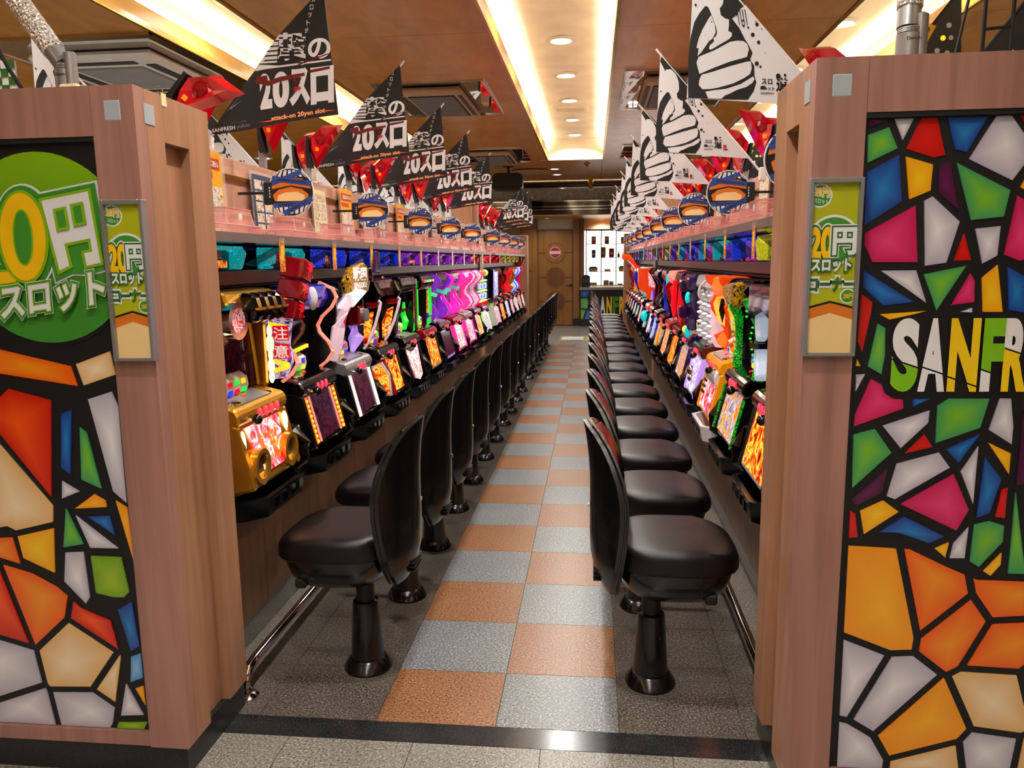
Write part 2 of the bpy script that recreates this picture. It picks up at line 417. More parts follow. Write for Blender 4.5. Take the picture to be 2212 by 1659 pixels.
# downlights
ring = B().lathe([(.085, 0), (.135, -.004), (.14, -.014), (.10, -.02), (.085, -.012)], n=24, cap=False).mesh('trim_ring', smooth=True); ring.materials.append(MATS['white_plastic'])
disc = B().cyl((0, 0, -.008), .084, .004, n=24).mesh('lamp'); disc.materials.append(MATS['lamp_disc'])
def downlight(x, y, z, label, group, s=1.0, w=1.0):
    t = thing('downlight', label, 'light', (x, y, z), 0, group); t.scale = (s, s, s)
    link('trim_ring', ring, None, t); link('lamp', disc, None, t)
    if w: downlight_lamp('downlight_lamp', x, y, z - .035, LAMP_W * w)
for k in range(-5, 9):
    y = 7.22 + 1.31 * (k - 4)
    downlight(-.287, y, ZI, 'recessed downlight in the aisle trough, %s from the dark beam' % ORD[8 - k], 'aisle trough downlights')
for k in range(0, 8):
    y = at(470, 5, 'z', ZI).y + 1.6 * (k - 2)
    if y < 12.8: downlight(-2.655, y, ZI, 'recessed downlight in the trough beyond the 20-yen island, %s from its end cap' % ORD[k], 'downlights beyond the 20-yen island')
    y = at(1848, 47, 'z', ZI).y + 1.6 * (k - 2)
    if y < 12.8: downlight(2.06, y, ZI, 'recessed downlight in the trough beyond the stained-glass island, %s from its end cap' % ORD[k], 'downlights beyond the stained-glass island')
for y, l_ in ((14.06, 'nearer the trough end'), (14.96, 'nearer the dark beam')): downlight(-.678, y, ZL, 'small downlight flush in the timber ceiling, ' + l_, 'downlights before the beam', .8, .8)
for sx, nm in ((-5.0, 'in the bay far beyond the 20-yen island'), (4.4, 'in the bay far beyond the stained-glass island')):  # unseen downlights, added to brighten the outer bays and the ceiling
    for k in range(6): downlight(sx, 2.2 + 1.9 * k, ZL, 'added fill downlight %s, %s from the front' % (nm, ORD[k]), 'added fill downlights in the outer bays', 1.0, 3.0)
v = thing('ceiling_vent', 'flat beige access plate between the trough downlights', 'vent', (-.296, 10.4, ZI))
B().box(-.22, .22, -.16, .16, -.012, 0).o('plate', 'cove_paper', v, bevel=.004); B().box(-.18, .18, -.12, .12, -.016, -.011).o('inner_plate', 'white_wall', v)

# ---- walls of the hall
struct(B().box(-9.1, -9, -5, 19, 0, 3.6).o('wall_left', 'tan_wall'))
struct(B().box(8, 8.1, -5, 19, 0, 3.6).o('wall_right', 'tan_wall'))
struct(B().box(-9, 8, -5.1, -5, 0, 3.6).o('wall_front', 'white_wall'))
YW = 18.0
wb = struct(B().box(-9, -1.27, YW, YW + .1, 0, 3.6).box(-.44, -.29, YW, YW + .1, 0, 3.6).box(-1.27, -.44, YW, YW + .1, 2.45, 3.6).o('wall_back', 'tan_wall'))
struct(B().box(-1.26, -.45, YW + .0, YW + .09, 2.21, 2.45).o('trim_1', 'white_wall'))
struct(B().box(-.29, 8, 18.75, 18.85, 0, 3.6).o('wall_recess', 'tan_wall')); struct(B().box(-.33, -.291, YW + .1, 18.75, 0, 3.6).o('wall_return', 'tan_wall'))
p = struct(B().box(-1.62, -1.28, YW - .12, YW, 0, 2.47).o('trim_2', 'door_wood', bevel=.01))
p = struct(B().box(-.44, -.30, YW - .12, YW, .16, 2.47).o('trim_3', 'door_wood', bevel=.01))
struct(B().box(-.45, -.29, YW - .14, YW, 0, .16).o('baseboard_back', 'granite_plinth'))
struct(B().box(-.29, -.20, YW - .1, 18.5, .9, 2.47).o('trim_4', 'door_wood_dark'))
# door
d = struct(B().box(-1.262, -.455, YW + .02, YW + .06, 0, 2.19).o('door_1', 'black_matt'))
for z0, z1 in ((.01, .55), (.562, 1.10), (1.112, 1.66), (1.672, 2.18)):
    B().box(-1.252, -.465, YW - .005, YW + .02, z0, z1).o('door_panel', 'door_wood', d)
for z, m in ((.56, 'door_wood_dark'), (1.11, 'door_wood_dark'), (1.665, 'door_wood')):
    B().lathe([(.225, 0), (.225, .012), (.205, .016), (.205, .006)], (-.86, YW - .018, z), 28, 'y', False).o('porthole_rim', 'door_wood', d)
    B().cyl((-.86, YW - .012, z), .206, .01, 'y', 28).o('porthole', m, d)
B().tube([(-.50, YW - .02, .93), (-.50, YW - .06, .93), (-.62, YW - .06, .93)], .012).cyl((-.50, YW - .03, .93), .03, .02, 'y').o('door_handle', 'black_matt', d)
s = thing('staff_sign', 'round red no-entry sign with white bar on the door', 'sign', (-.86, YW - .02, 1.675))
B().cyl((0, -.006, 0), .128, .005, 'y', 28).o('rim', 'white_print', s); B().cyl((0, -.009, 0), .118, .005, 'y', 28).o('red_disc', 'print_red', s)
B().box(-.112, .112, -.012, -.008, -.03, .03).o('bar', 'white_print', s)
text(B(), 'STAFF ONLY', (-.10, -.0128, -.016), (.2, 0, 0), (0, 0, .032), .01).o('lettering', 'ink_black', s, fix=False)
k = thing('brass_hook', 'small brass bracket on the timber pilaster beside the door', 'hook', (-1.40, YW - .13, 1.30))
B().box(-.03, .03, 0, .012, -.04, .04).o('plate', 'gold_metal', k); B().tube([(0, -.01, .02), (-.05, -.05, .02), (-.06, -.05, -.03)], .012).o('arm', 'gold_metal', k)
# beams before the door
bm_ = struct(B().box(-9, 8, 16.3, 16.42, 2.975, 3.12).o('trim_5', 'black_gloss'))
struct(B().box(-9, 8, 16.30, 16.36, 3.12, 3.56).o('trim_6', 'white_wall'))
struct(B().box(-9, 8, 16.35, 16.42, 2.955, 2.975).o('trim_7', 'chrome'))
mm = granite('marble_paper', '#a6a598', '#6a695f', '#d8d7cb', 14, 0.4, 0.22)
B().box(-9, 8, 16.262, 16.285, 3.04, 3.05).o('light_strip', 'cove_strip', bm_); B().box(-9, 8, 16.238, 16.246, 3.02, 3.062).o('strip_lip', 'black_gloss', bm_); B().box(-9, 8, 16.246, 16.3, 3.02, 3.03).o('strip_shelf', 'black_gloss', bm_)
struct(B().box(-9, 8, 16.40, 16.5, 2.72, 2.955).o('trim_8', 'marble_paper'))
struct(B().box(-9, 8, 16.36, 16.5, 2.43, 2.72).o('trim_9', 'black_gloss'))
for z in (2.70, 2.59, 2.53): struct(B().box(-9, 8, 16.345, 16.362, z, z + .012).o('trim_10', 'chrome'))
struct(B().box(-9, 8, 16.35, 18.75, 2.415, 2.432).o('ceiling_low', 'ceiling_wood'))
for x, l_ in ((-1.0, 'before the door'), (.2, 'above the counter end'), (.55, 'above the middle of the counter')): downlight(x, 17.3 if x < 0 else 18.42, 2.415, 'tiny downlight in the low soffit ' + l_, 'soffit downlights', .5, .35)
c = thing('ceiling_camera', 'small brass fitting with a white loop hanging under the dark beam', 'camera', (-.05, 16.2, 3.10))
B().cyl((0, 0, -.14), .06, .14, n=16).o('housing', 'brass', c); B().tube([(.05 * math.cos(a), 0, -.14 + .06 * math.sin(a)) for a in [math.pi + math.pi * i / 8 for i in range(9)]], .012).o('loop', 'white_plastic', c)
c = thing('speaker', 'black loudspeaker box hanging on a bracket below the timber ceiling', 'speaker', (-1.45, 13.6, 3.1))
B().prism([(-.23, -.12), (.19, -.12), (.25, -.16), (.25, -.36), (.19, -.42), (-.25, -.40), (-.27, -.2)], 'y', -.14, .14).o('cabinet', 'black_matt', c, bevel=.015)
B().cyl((0, 0, -.13), .02, .13).box(-.08, .08, -.05, .05, -.01, 0).o('bracket', 'black_matt', c)
c = B().lathe([(.02, 0), (.34, -.004), (.36, -.02), (.3, -.03), (.02, -.034)], (-1.12, 14.3, ZL), 32).o('ceiling_plate', 'tan_wall'); tag(c, 'round pale plate in the ceiling behind the hanging speaker', 'plate')
c = B().lathe([(.05, 0), (.05, -.02), (.02, -.03), (.03, -.06), (.02, -.065)], (-.1, 13.4, ZL), 14).o('sprinkler', 'brass'); tag(c, 'small sprinkler head in the timber ceiling past the trough', 'sprinkler')

# ---- air conditioners in mirror surrounds
def ac_unit(x0, x1, y0, y1, label, mlabel, beige='white_wall'):
    mo = thing('mirror_surround', mlabel, 'mirror', ((x0 + x1) / 2, (y0 + y1) / 2, ZL), 0, 'mirrored ceiling recesses')
    hx, hy = (x1 - x0) / 2, (y1 - y0) / 2
    B().box(-hx, hx, -hy, hy, -.006, -.002).o('mirror_sheet', 'mirror', mo)
    for a in ((-hx - .012, -hx, -hy - .012, hy + .012), (hx, hx + .012, -hy - .012, hy + .012), (-hx, hx, -hy - .012, -hy), (-hx, hx, hy, hy + .012)):
        B().box(*a, -.016, 0).o('frame_bar', 'chrome', mo)
    if label:
        t = thing('air_conditioner', label, 'air conditioner', ((x0 + x1) / 2 - .02, (y0 + y1) / 2, ZL - .0165))
        ax, ay = .31, .66
        B().prism([(-ax, -ay), (ax, -ay), (ax, ay), (-ax, ay)], 'z', -.05, 0).o('casing', 'tan_wall', t, bevel=.02)
        B().box(-.22, .22, -.5, .5, -.058, -.049).o('grille_backing', 'black_matt', t)
        for i in range(19): B().box(-.21, .21, -.49 + .052 * i, -.475 + .052 * i, -.066, -.057).o('slat', 'print_grey', t)
        for s_ in (-1, 1): B().box(s_ * .25, s_ * .29, -.5, .5, -.053, -.049).o('louvre', 'black_matt', t)
ac_unit(-2.0, -.992, 7.16, 8.76, 'ceiling air conditioner with dark slatted grille in the mirror nearest the first beacons', 'mirrored recess around the dark-grilled air conditioner')
ac_unit(-2.0, -1.0, 11.45, 12.95, 'ceiling air conditioner near the hanging speaker', 'mirrored recess around the air conditioner near the hanging speaker')
ac_unit(.28, 1.28, 7.0, 8.7, 'ceiling air conditioner above the stained-glass island', 'mirrored recess above the thumbs-up flags, the longer one')
ac_unit(.43, 1.3, 11.4, 12.8, None, 'small mirrored recess beyond the thumbs-up flags')
# AC in the next bay
t = thing('air_conditioner', 'large white ceiling air conditioner beyond the lamp tube', 'air conditioner', (-3.75, 6.3, ZL - .0205))
B().box(-.5, .5, -.6, .6, -.06, .0).o('casing', 'white_plastic', t, bevel=.03); B().box(-.28, .28, -.34, .34, -.075, -.055).o('grille', 'print_grey', t, bevel=.008)
for a in ((-.42, -.34, -.4, .4), (.34, .42, -.4, .4), (-.3, .3, -.5, -.43), (-.3, .3, .43, .5)): B().box(*a, -.066, -.05).o('louvre', 'black_matt', t)
mo = thing('mirror_surround', 'mirrored recess around the large white air conditioner', 'mirror', (-3.75, 6.3, ZL)); B().box(-.68, .68, -.9, .9, -.012, -.004).o('mirror_sheet', 'mirror', mo)
for s_ in (-1, 1): B().box(s_ * .68, s_ * .70, -.92, .92, -.02, 0).o('frame_bar', 'chrome', mo); B().box(-.7, .7, s_ * .9, s_ * .92, -.02, 0).o('frame_bar', 'chrome', mo)

# ---- counter with stained-glass front and lit shelves
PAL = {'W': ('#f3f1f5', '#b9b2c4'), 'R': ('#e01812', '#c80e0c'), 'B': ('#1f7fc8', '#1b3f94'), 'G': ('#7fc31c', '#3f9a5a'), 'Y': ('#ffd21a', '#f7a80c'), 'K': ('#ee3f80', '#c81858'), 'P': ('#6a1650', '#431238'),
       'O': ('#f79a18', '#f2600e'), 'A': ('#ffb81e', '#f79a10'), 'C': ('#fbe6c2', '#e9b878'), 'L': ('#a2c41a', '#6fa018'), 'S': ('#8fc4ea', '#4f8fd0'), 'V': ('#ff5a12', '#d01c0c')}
def panes(parent, polys, y, thick=.004):
    for c, P in polys:
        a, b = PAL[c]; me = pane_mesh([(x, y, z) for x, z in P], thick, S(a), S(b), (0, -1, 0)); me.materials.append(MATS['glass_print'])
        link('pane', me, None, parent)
ct = thing('counter', 'low service counter with stained-glass front below the lit shelves', 'counter', (.9, 17.8, 0))
B().box(-1.18, 1.6, -.08, .3, 0, .15).o('plinth', 'granite_plinth', ct); B().box(-1.18, 1.6, -.09, .3, .15, .82).o('front_board', 'ink_black', ct)
B().box(-1.2, 1.65, -.14, .34, .82, .89).o('worktop', 'steel_edge', ct, bevel=.01)
rr = random.Random(5); seeds = [(-1.18 + .26 * i + rr.uniform(-.09, .09), .22 + .24 * j + rr.uniform(-.08, .08)) for i in range(11) for j in range(3)]
cs = cells([(-1.17, .16), (1.59, .16), (1.59, .81), (-1.17, .81)], seeds, .028); cols = 'GWYBKRPGYWB'
panes(ct, [(cols[(i * 7) % 11], P) for i, P in enumerate(cs) if not (-.93 < sum(q[0] for q in P) / len(P) < .35 and .24 < sum(q[1] for q in P) / len(P) < .70)], -.09)
for i, ch in enumerate('SANFRESH'):
    x = .168 - .9 - .144 + .144 * i
    b = B(); text(b, ch, (x, -.096, .272), (.124, 0, 0), (0, 0, .40), .05); b.o('letter', {'S': 'print_green', 'A': 'white_print', 'N': 'print_yellow', 'F': 'print_green', 'R': 'print_yellow', 'E': 'white_print', 'H': 'print_blue'}[ch], ct, fix=False)
su = thing('lit_shelf_unit', 'backlit white display shelving with thin black grid behind the counter', 'shelves', (.65, 18.5, .9))
mat('backlight', '#ffffff', 0.5, emit='#fffdf6', es=2.2, var=.01)
B().box(-.85, .95, .16, .2, 0, 1.28).o('backlight', 'backlight', su)
for i in range(6): B().box(-.80 + .345 * i - .01, -.80 + .345 * i + .01, -.12, -.10, 0, 1.28).o('upright', 'black_matt', su)
for j in range(5): B().box(-.82, .95, -.13, .15, .003 + .318 * j, .013 + .318 * j).o('shelf_board', 'glass_dark' if 0 else 'steel_edge', su)
B().box(-.92, .95, -.14, .2, 1.275, 1.30).o('top_rail', 'door_wood_dark', su)
struct(B().box(-.2, 1.7, 18.62, 18.7, 2.2, 2.42).o('trim_11', 'tan_wall'))
mat('prod_red', '#a83018', .5, var=.4, scale=30); mat('prod_dark', '#2b1c14', .5, var=.5, scale=30); mat('prod_gold', '#b0781c', .5, var=.5, scale=30); mat('prod_cream', '#c9b79a', .6, var=.2); mat('prod_yellow', '#c8a414', .5, var=.3)
PR = [(0, 3, .17, .10, .17, 'prod_red', 'box', 'red snack box on the top shelf, left bay'), (1, 3, .13, .10, .17, 'prod_red', 'box', 'red snack box on the top shelf beside a tiny card'), (2, 3, .17, .12, .15, 'prod_gold', 'bag', 'patterned gold packet on the top shelf'),
      (0, 2, .17, .09, .18, 'prod_dark', 'bag', 'dark foil pouch on the second shelf'), (1, 2, .05, .11, .24, 'prod_gold', 'bag', 'tall gold foil pouch on the second shelf'), (1, 2, .24, .12, .21, 'prod_red', 'bag', 'reddish foil pouch on the second shelf'), (2, 2, .06, .06, .12, 'prod_red', 'bottle', 'small red bottle on the second shelf'), (2, 2, .16, .05, .10, 'prod_red', 'bottle', 'shorter red bottle near the second shelf card'),
      (0, 1, .16, .22, .11, 'prod_cream', 'basket', 'cream lidded basket on the third shelf'), (1, 1, .15, .14, .05, 'prod_cream', 'box', 'flat white card box on the third shelf'), (2, 1, .16, .20, .12, 'prod_yellow', 'basket', 'yellow lidded basket on the third shelf'),
      (0, 0, .15, .2, .06, 'prod_cream', 'cards', 'fanned price cards on the bottom shelf'), (1, 0, .12, .12, .11, 'prod_gold', 'box', 'brown gift box on the bottom shelf'), (1, 0, .24, .11, .08, 'prod_gold', 'box', 'lower brown gift box on the bottom shelf'), (2, 0, .1, .12, .03, 'prod_dark', 'packet', 'thin dark packet on the bottom shelf'),
      (3, 3, .15, .12, .16, 'prod_red', 'box', 'red packet on the top shelf, far right bay'), (3, 2, .15, .14, .18, 'prod_gold', 'bag', 'gold packet on the second shelf, far right bay')]
for i, j, dx, w_, h, m, kind, lab in PR:
    x = .65 - .80 + .345 * i + dx; z = .9 + .014 + .318 * j
    t = thing('display_' + kind, lab, kind, (x, 18.45, z))
    if kind == 'bottle':
        B().lathe([(w_ / 2, 0), (w_ / 2, h * .6), (w_ * .2, h * .75), (w_ * .2, h)], n=12).o('body', m, t, smooth=True); B().cyl((0, 0, h), w_ * .24, .015, n=12).o('cap', 'white_plastic', t)
    elif kind == 'bag':
        B().loft([[(sx * w_ / 2 * k1, sy * .03 * k2, z_) for sx, sy in ((-1, -1), (1, -1), (1, 1), (-1, 1))] for z_, k1, k2 in ((0, .8, 1), (h * .2, 1, 1.2), (h * .85, 1, .4), (h, 1.02, .05))]).o('pouch', m, t)
        B().box(-w_ * .3, w_ * .3, -.042, -.036, h * .3, h * .6).o('print', 'prod_cream', t)
    elif kind == 'basket':
        B().prism([(-w_ / 2 * .85, 0), (w_ / 2 * .85, 0), (w_ / 2, h * .65), (-w_ / 2, h * .65)], 'y', -.06, .06).o('body', m, t); B().prism([(-w_ / 2, h * .65), (w_ / 2, h * .65), (w_ * .3, h), (-w_ * .3, h)], 'y', -.062, .062).o('lid', 'prod_dark', t)
    else:
        B().box(-w_ / 2, w_ / 2, -.03, .03, 0, h).o('body', m, t, bevel=.004); B().box(-w_ * .38, w_ * .38, -.034, -.03, h * .45, h * .8).o('print', 'prod_cream', t)
c = thing('counter_terminal', 'small black terminal standing on the end of the counter', 'terminal', (-.16, 17.85, .891))
B().prism([(-.09, 0), (.1, 0), (.1, .24), (.02, .28), (-.09, .25)], 'y', -.08, .08).o('case', 'black_matt', c, bevel=.01); B().box(-.06, .07, -.086, -.079, .1, .2).o('display', 'black_gloss', c)
# floor print
fm = thing('floor_sticker', 'printed green and yellow sheet stuck on the floor before the counter', 'sticker', (-.15, 15.0, 0))
B().box(-.48, .48, -.42, .42, .0004, .002).o('sheet', art('sticker_art', ['#e8e6d8', '#8fae5a', '#e0b820', '#f2efe0', '#b86a2a'], 5, 0, 3), fm)
B().box(-.44, -.02, -.3, .25, .002, .0028).o('print_block', 'white_print', fm); text(B(), '20円', (0.0, -.28, .0032), (.44, 0, 0), (0, .4, 0), .04).o('lettering', 'print_yellow', fm, fix=False)

# ================================================================== ISLANDS
Y0, PITCH_M = 2.62, 0.617
MY = [Y0 + PITCH_M * k for k in range(11)] + [9.77 + PITCH_M * k for k in range(7)]      # machine positions
Y_A, Y_P0, Y_P1, Y_E = 2.345, 9.29, 9.615, 13.96
ISL = [dict(x=-1.36, s=1, cx=-1.56, end='the 20-yen end', key='L', hz=1.475, sz=1.572, dy=.14), dict(x=.742, s=-1, cx=.942, end='the stained-glass end', key='R', hz=1.483, sz=1.600, dy=.20)]
def isl(I, b, x0, x1, y0, y1, z0, z1):      # box given by distance out of the machine face
    return b.box(I['x'] + I['s'] * x0, I['x'] + I['s'] * x1, y0, y1, z0, z1)
for I in ISL:
    part_ = thing('island_partition', 'dark partition behind the machines starting at ' + I['end'], 'partition', (0, 0, 0))
    over = thing('overhead_shelf', 'long wooden overhead shelf with steel edge starting at ' + I['end'], 'shelf', (0, 0, 0))
    I['t'] = over
    ys = [Y_A, 2.93] + [2.93 + 1.234 * i for i in range(1, 6)] + [Y_P0]; ys2 = [Y_P1 + (Y_E - Y_P1) / 4 * i for i in range(5)]
    for L, l_ in ((ys, 'between the end cap and post'), (ys2, 'beyond the post')):
        base = thing('lower_cabinet', 'brown lower cabinet %s, row from %s' % (l_, I['end']), 'cabinet', (0, 0, 0)); a, b = L[0], L[-1]
        isl(I, B(), -.01, .0, a, b, 0, .11).o('kick_board', 'granite_kick', base); isl(I, B(), -.40, -.39, a, b, 0, .57).o('back_panel', 'brown_panel', base)
        isl(I, B(), -.39, .02, a, b, .570, .584).o('counter_board', 'black_plastic', base)
        for c_, d_ in zip(L, L[1:]): isl(I, B(), -.03, .012, c_ + .002, d_ - .002, .112, .570).o('front_panel', 'brown_panel', base)
    for a, b in ((Y_A, Y_P0), (Y_P1, Y_E)):
        isl(I, B(), -.39, -.19, a, b, .585, 1.42).o('core', 'black_matt', part_)
        hz, sz = I['hz'], I['sz']
        isl(I, B(), -.39, -.005, a, b, hz - .058, hz).o('header_rail', 'header_wood', over, bevel=.004)
        isl(I, B(), -.39, -.19, a, b, hz + .001, sz).o('counter_backing', 'header_wood', over)
        isl(I, B(), -.38, .148, a, b, sz + .006, sz + .028).o('shelf_board', 'shelf_wood', over); isl(I, B(), -.18, .148, a, b, sz + .002, sz + .006).o('shelf_underside', 'steel_dark', over)
        isl(I, B(), .148, .158, a, b, sz, sz + .032).o('shelf_edge', 'steel_edge', over)
        n = max(1, round((b - a) / .617)); q = (b - a) / n; zt = sz + .028
        for i in range(n): isl(I, B(), -.17, -.145, a + q * i + .004, a + q * (i + 1) - .004, zt, 1.845).o('back_board', 'shelf_wood', over)
        isl(I, B(), -.26, -.135, a, b, 1.86, 1.93).o('cap_board', 'shelf_wood', over, bevel=.004)
        isl(I, B(), -.17, -.13, a, b, 1.845, 1.86).o('brass_strip', 'brass', over); isl(I, B(), -.145, -.138, a, b, 1.69, 1.705).o('brass_strip', 'brass', over)
        isl(I, B(), -.39, -.26, a, b, zt, 1.93).o('core', 'tan_warm_lit_wood', over)
        isl(I, B(), -.012, -.004, a, b, 1.411, hz - .06).o('dark_gap_strip', 'black_matt', over)
    t = thing('island_post', 'tan wood post dividing the machine row that starts at ' + I['end'], 'post', (0, 0, 0))
    isl(I, B(), -.39, .012, Y_P0 + .002, Y_P1 - .002, .001, 1.60).o('post', 'tan_warm_lit_wood', t, bevel=.006)
    isl(I, B(), -.33, -.07, Y_P0 + .02, Y_P1 - .06, 1.60, 2.42).o('post_column', 'tan_warm_lit_wood', t, bevel=.006)
    isl(I, B(), -.07, -.02, Y_P0 + .05, Y_P1 - .12, 1.75, 2.2).o('post_board', 'tan_warm_lit_wood', t, bevel=.004)
    t = thing('far_end_panel', 'tan wood end panel closing the machine row that starts at ' + I['end'], 'end cap', (0, 0, 0))
    isl(I, B(), -.6, .19, Y_E + .002, Y_E + .32, .1, 1.95).o('end_panel', 'tan_warm_lit_wood', t, bevel=.006); isl(I, B(), -.59, .18, Y_E + .01, Y_E + .31, 0, .1).o('end_plinth', 'granite_plinth', t)
    isl(I, B(), .07, .12, Y_E - .003, Y_E + .002, 1.84, 1.89).o('end_lens', 'lens_white', t)
    # foot rail
    rx = I['x'] + I['s'] * .16
    r = thing('foot_rail', 'long chrome foot rail on the floor along the island at ' + I['end'], 'rail', (rx, 0, 0))
    for a, b in ((2.37, 9.2), (9.6, 13.9)):
        B().tube([(0, a + .02, .03), (0, a + .02, .06), (0, a + .045, .092), (0, a + .1, .1), (0, b - .1, .1), (0, b - .045, .092), (0, b - .02, .06), (0, b - .02, .03)], .019, 12).o('rail_tube', 'chrome', r, smooth=True)
        k = 0
        for i in range(int((b - a) / 1.0) + 1):
            y = a + .02 + 1.0 * i
            B().lathe([(.042, 0), (.042, .006), (.03, .016), (.014, .02), (.012, .085)], (0, y, 0), 16).o('rail_foot', 'chrome', r, smooth=True)
            if i: B().lathe([(.022, -.03), (.0225, .03)], (0, y, .1), 12, 'y').o('sleeve', 'chrome', r)

# ================================================================== STOOLS
def superring(cx, cy, z, a, b, n=3.2, k=28, dx=0):
    out = []
    for i in range(k):
        t = 2 * math.pi * i / k; c, s = math.cos(t), math.sin(t)
        out.append((cx + a * math.copysign(abs(c) ** (2 / n), c), cy + b * math.copysign(abs(s) ** (2 / n), s), z))
    return out
def make_stool():
    t = thing('swivel_stool', 'x', 'stool')
    B().lathe([(.088, 0), (.09, .012), (.082, .028), (.066, .05), (.063, .052)], n=28).o('base', 'black_plastic', t, smooth=True)
    B().lathe([(.093, 0), (.093, .003), (.086, .004)], n=28).o('base_seal', 'granite_kick', t)
    B().lathe([(.062, .05), (.060, .07), (.049, .255), (.046, .268), (.036, .272)], n=24).o('sleeve', 'black_plastic', t, smooth=True)
    B().cyl((0, 0, .26), .033, .15, n=20).o('post', 'black_matt', t, smooth=True)
    # seat shell with the lever notch, then cushion
    b = B().loft([superring(.07, 0, z, a, w_, 3.0) for z, a, w_ in ((.368, .12, .12), (.375, .145, .145), (.405, .175, .175), (.445, .190, .190), (.478, .198, .198), (.486, .196, .196))])
    b.o('seat_shell', 'black_plastic', t, smooth=True)
    B().box(.16, .20, -.165, .165, .375, .41).o('front_rib', 'black_matt', t, bevel=.006)
    rings = []
    for z, g in ((.482, .955), (.487, .985), (.497, 1.0), (.520, 1.0), (.537, .995), (.549, .98), (.559, .95), (.565, .89), (.568, .78), (.570, .5), (.570, .12)):
        rings.append([(x, y, zz - (max(0, (x - .16)) * .20 if zz > .5 else 0)) for x, y, zz in superring(.078, 0, z, .205 * g, .208 * g, 3.4)])
    B().loft(rings).o('cushion', 'leather', t, smooth=True)
    # curved back shell
    def surf(s, z, off=0.0, wf=1.0):
        zz = [(.37, .09, -.165), (.42, .145, -.195), (.50, .178, -.212), (.60, .196, -.216), (.70, .198, -.214), (.80, .182, -.216), (.88, .150, -.224), (.93, .108, -.232), (.955, .06, -.237), (.962, .012, -.239)]
        for (z0, w0, x0), (z1, w1, x1) in zip(zz, zz[1:]):
            if z <= z1 + 1e-9:
                k = (z - z0) / (z1 - z0); w_ = (w0 + (w1 - w0) * k) * wf; x = x0 + (x1 - x0) * k; break
        y = s * w_; return (x + .028 + 2.5 * y * y + off, y, z)
    Z = [.37, .40, .44, .50, .57, .64, .71, .78, .84, .89, .93, .95, .962]; N = 12
    def shell(z_list, off0, off1, wf, name, m):
        b = B(); n = len(z_list)
        f = [[surf(-1 + 2 * i / N, z, off0, wf) for i in range(N + 1)] for z in z_list]; g = [[surf(-1 + 2 * i / N, z, off1, wf) for i in range(N + 1)] for z in z_list]
        vs = [p for r in f for p in r] + [p for r in g for p in r]; o = n * (N + 1); fs = []
        for j in range(n - 1):
            for i in range(N):
                a = j * (N + 1) + i; fs.append((a, a + 1, a + N + 2, a + N + 1)); fs.append((o + a, o + a + N + 1, o + a + N + 2, o + a + 1))
            a = j * (N + 1); fs.append((a, a + N + 1, o + a + N + 1, o + a)); a += N; fs.append((a, o + a, o + a + N + 1, a + N + 1))
        for i in range(N):
            fs.append((i, o + i, o + i + 1, i + 1)); a = (n - 1) * (N + 1) + i; fs.append((a, a + 1, o + a + 1, o + a))
        b.add(vs, fs).o(name, m, t, smooth=True)
    shell(Z, 0, -.03, 1.0, 'back_shell', 'black_plastic')
    shell([.50, .55, .60, .64, .71, .78, .84, .88, .91, .932], .008, -.006, .86, 'back_pad', 'leather_red')
    rim = [surf(-1, z, -.012) for z in Z] + [surf(1, z, -.012) for z in reversed(Z)]
    B().tube(rim, .0035, 6).o('rim_piping', 'black_gloss', t)
    B().cyl((-.224, 0, .66), .008, .006, 'x', 12).o('badge', 'chrome', t)
    for z in (.405, .42, .435): B().box(-.204, -.17, -.06, .06, z, z + .004).o('vent_slot', 'black_matt', t)
    return t
stool0 = make_stool()
def place(proto, used, loc, rz, label, group=None):
    o = proto if not used else copy_tree(proto); used.append(1)
    o.location = loc; o.rotation_euler = (0, 0, rz); o['label'] = label
    if group: o['group'] = group
    return o
us = []
for I, sx, rz in ((ISL[0], -.83, math.pi), (ISL[1], .21, 0.0)):
    for k, y in enumerate(MY):
        lab = 'black padded swivel stool, %s from %s of the aisle' % (ORD[k], I['end'])
        rj = R.uniform(-.05, .05) if k > 1 else 0
        place(stool0, us, (sx, y - (.0 if I['key'] == 'L' else .027), 0), rz + rj, lab, 'aisle stools')

# ================================================================== SLOT MACHINES
def glow(name, hexc, es=0.8, rough=0.2): return mat(name, hexc, rough, emit=hexc, es=es, coat=.4, var=.12, scale=18)
glow('lit_purple', '#7a1fb8', .55); glow('lit_magenta', '#e028b8', .7); glow('lit_hotpink', '#ff2f92', .75); glow('lit_palepink', '#f4d4e4', .35); glow('lit_white', '#fbf6f4', .55)
glow('lit_orange', '#ff6a1c', .9); glow('lit_yellow', '#ffc424', 1.2); glow('lit_red', '#e01020', .6); glow('lit_green', '#22e03c', .8); glow('lit_teal', '#14c0c4', .7); glow('lit_blue', '#2038e0', .8); glow('lit_lilac', '#b08ae0', .7); glow('lit_salmon', '#ff8a78', .75); glow('lit_ice', '#d4e4f8', .4); glow('lit_mint', '#58d8a8', .5); glow('lit_lime', '#b8f080', .7); glow('lit_pale', '#e8e0a0', .55); glow('lit_warmwhite', '#fff0c0', 1.3)
mat('gloss_bone', '#e8e6ea', .3, emit='#e8e6ea', es=.18); mat('gloss_red', '#8e0d18', .1, coat=.7, var=.3); mat('gloss_darkred', '#4a0a10', .12, coat=.6); mat('gloss_purple', '#35184a', .12, coat=.6, var=.3); mat('gloss_blue', '#1d2cb0', .12, coat=.6, emit='#1d2cb0', es=.25, var=.4, scale=40)
mat('gloss_white', '#e4e2e6', .12, coat=.5); mat('gloss_amber', '#f09010', .15, coat=.5, emit='#f09010', es=.25); mat('gloss_orange', '#f0440c', .12, coat=.6, emit='#f0440c', es=.35); mat('dark_chrome', '#55555a', .12, 1.0, var=.3, scale=30)
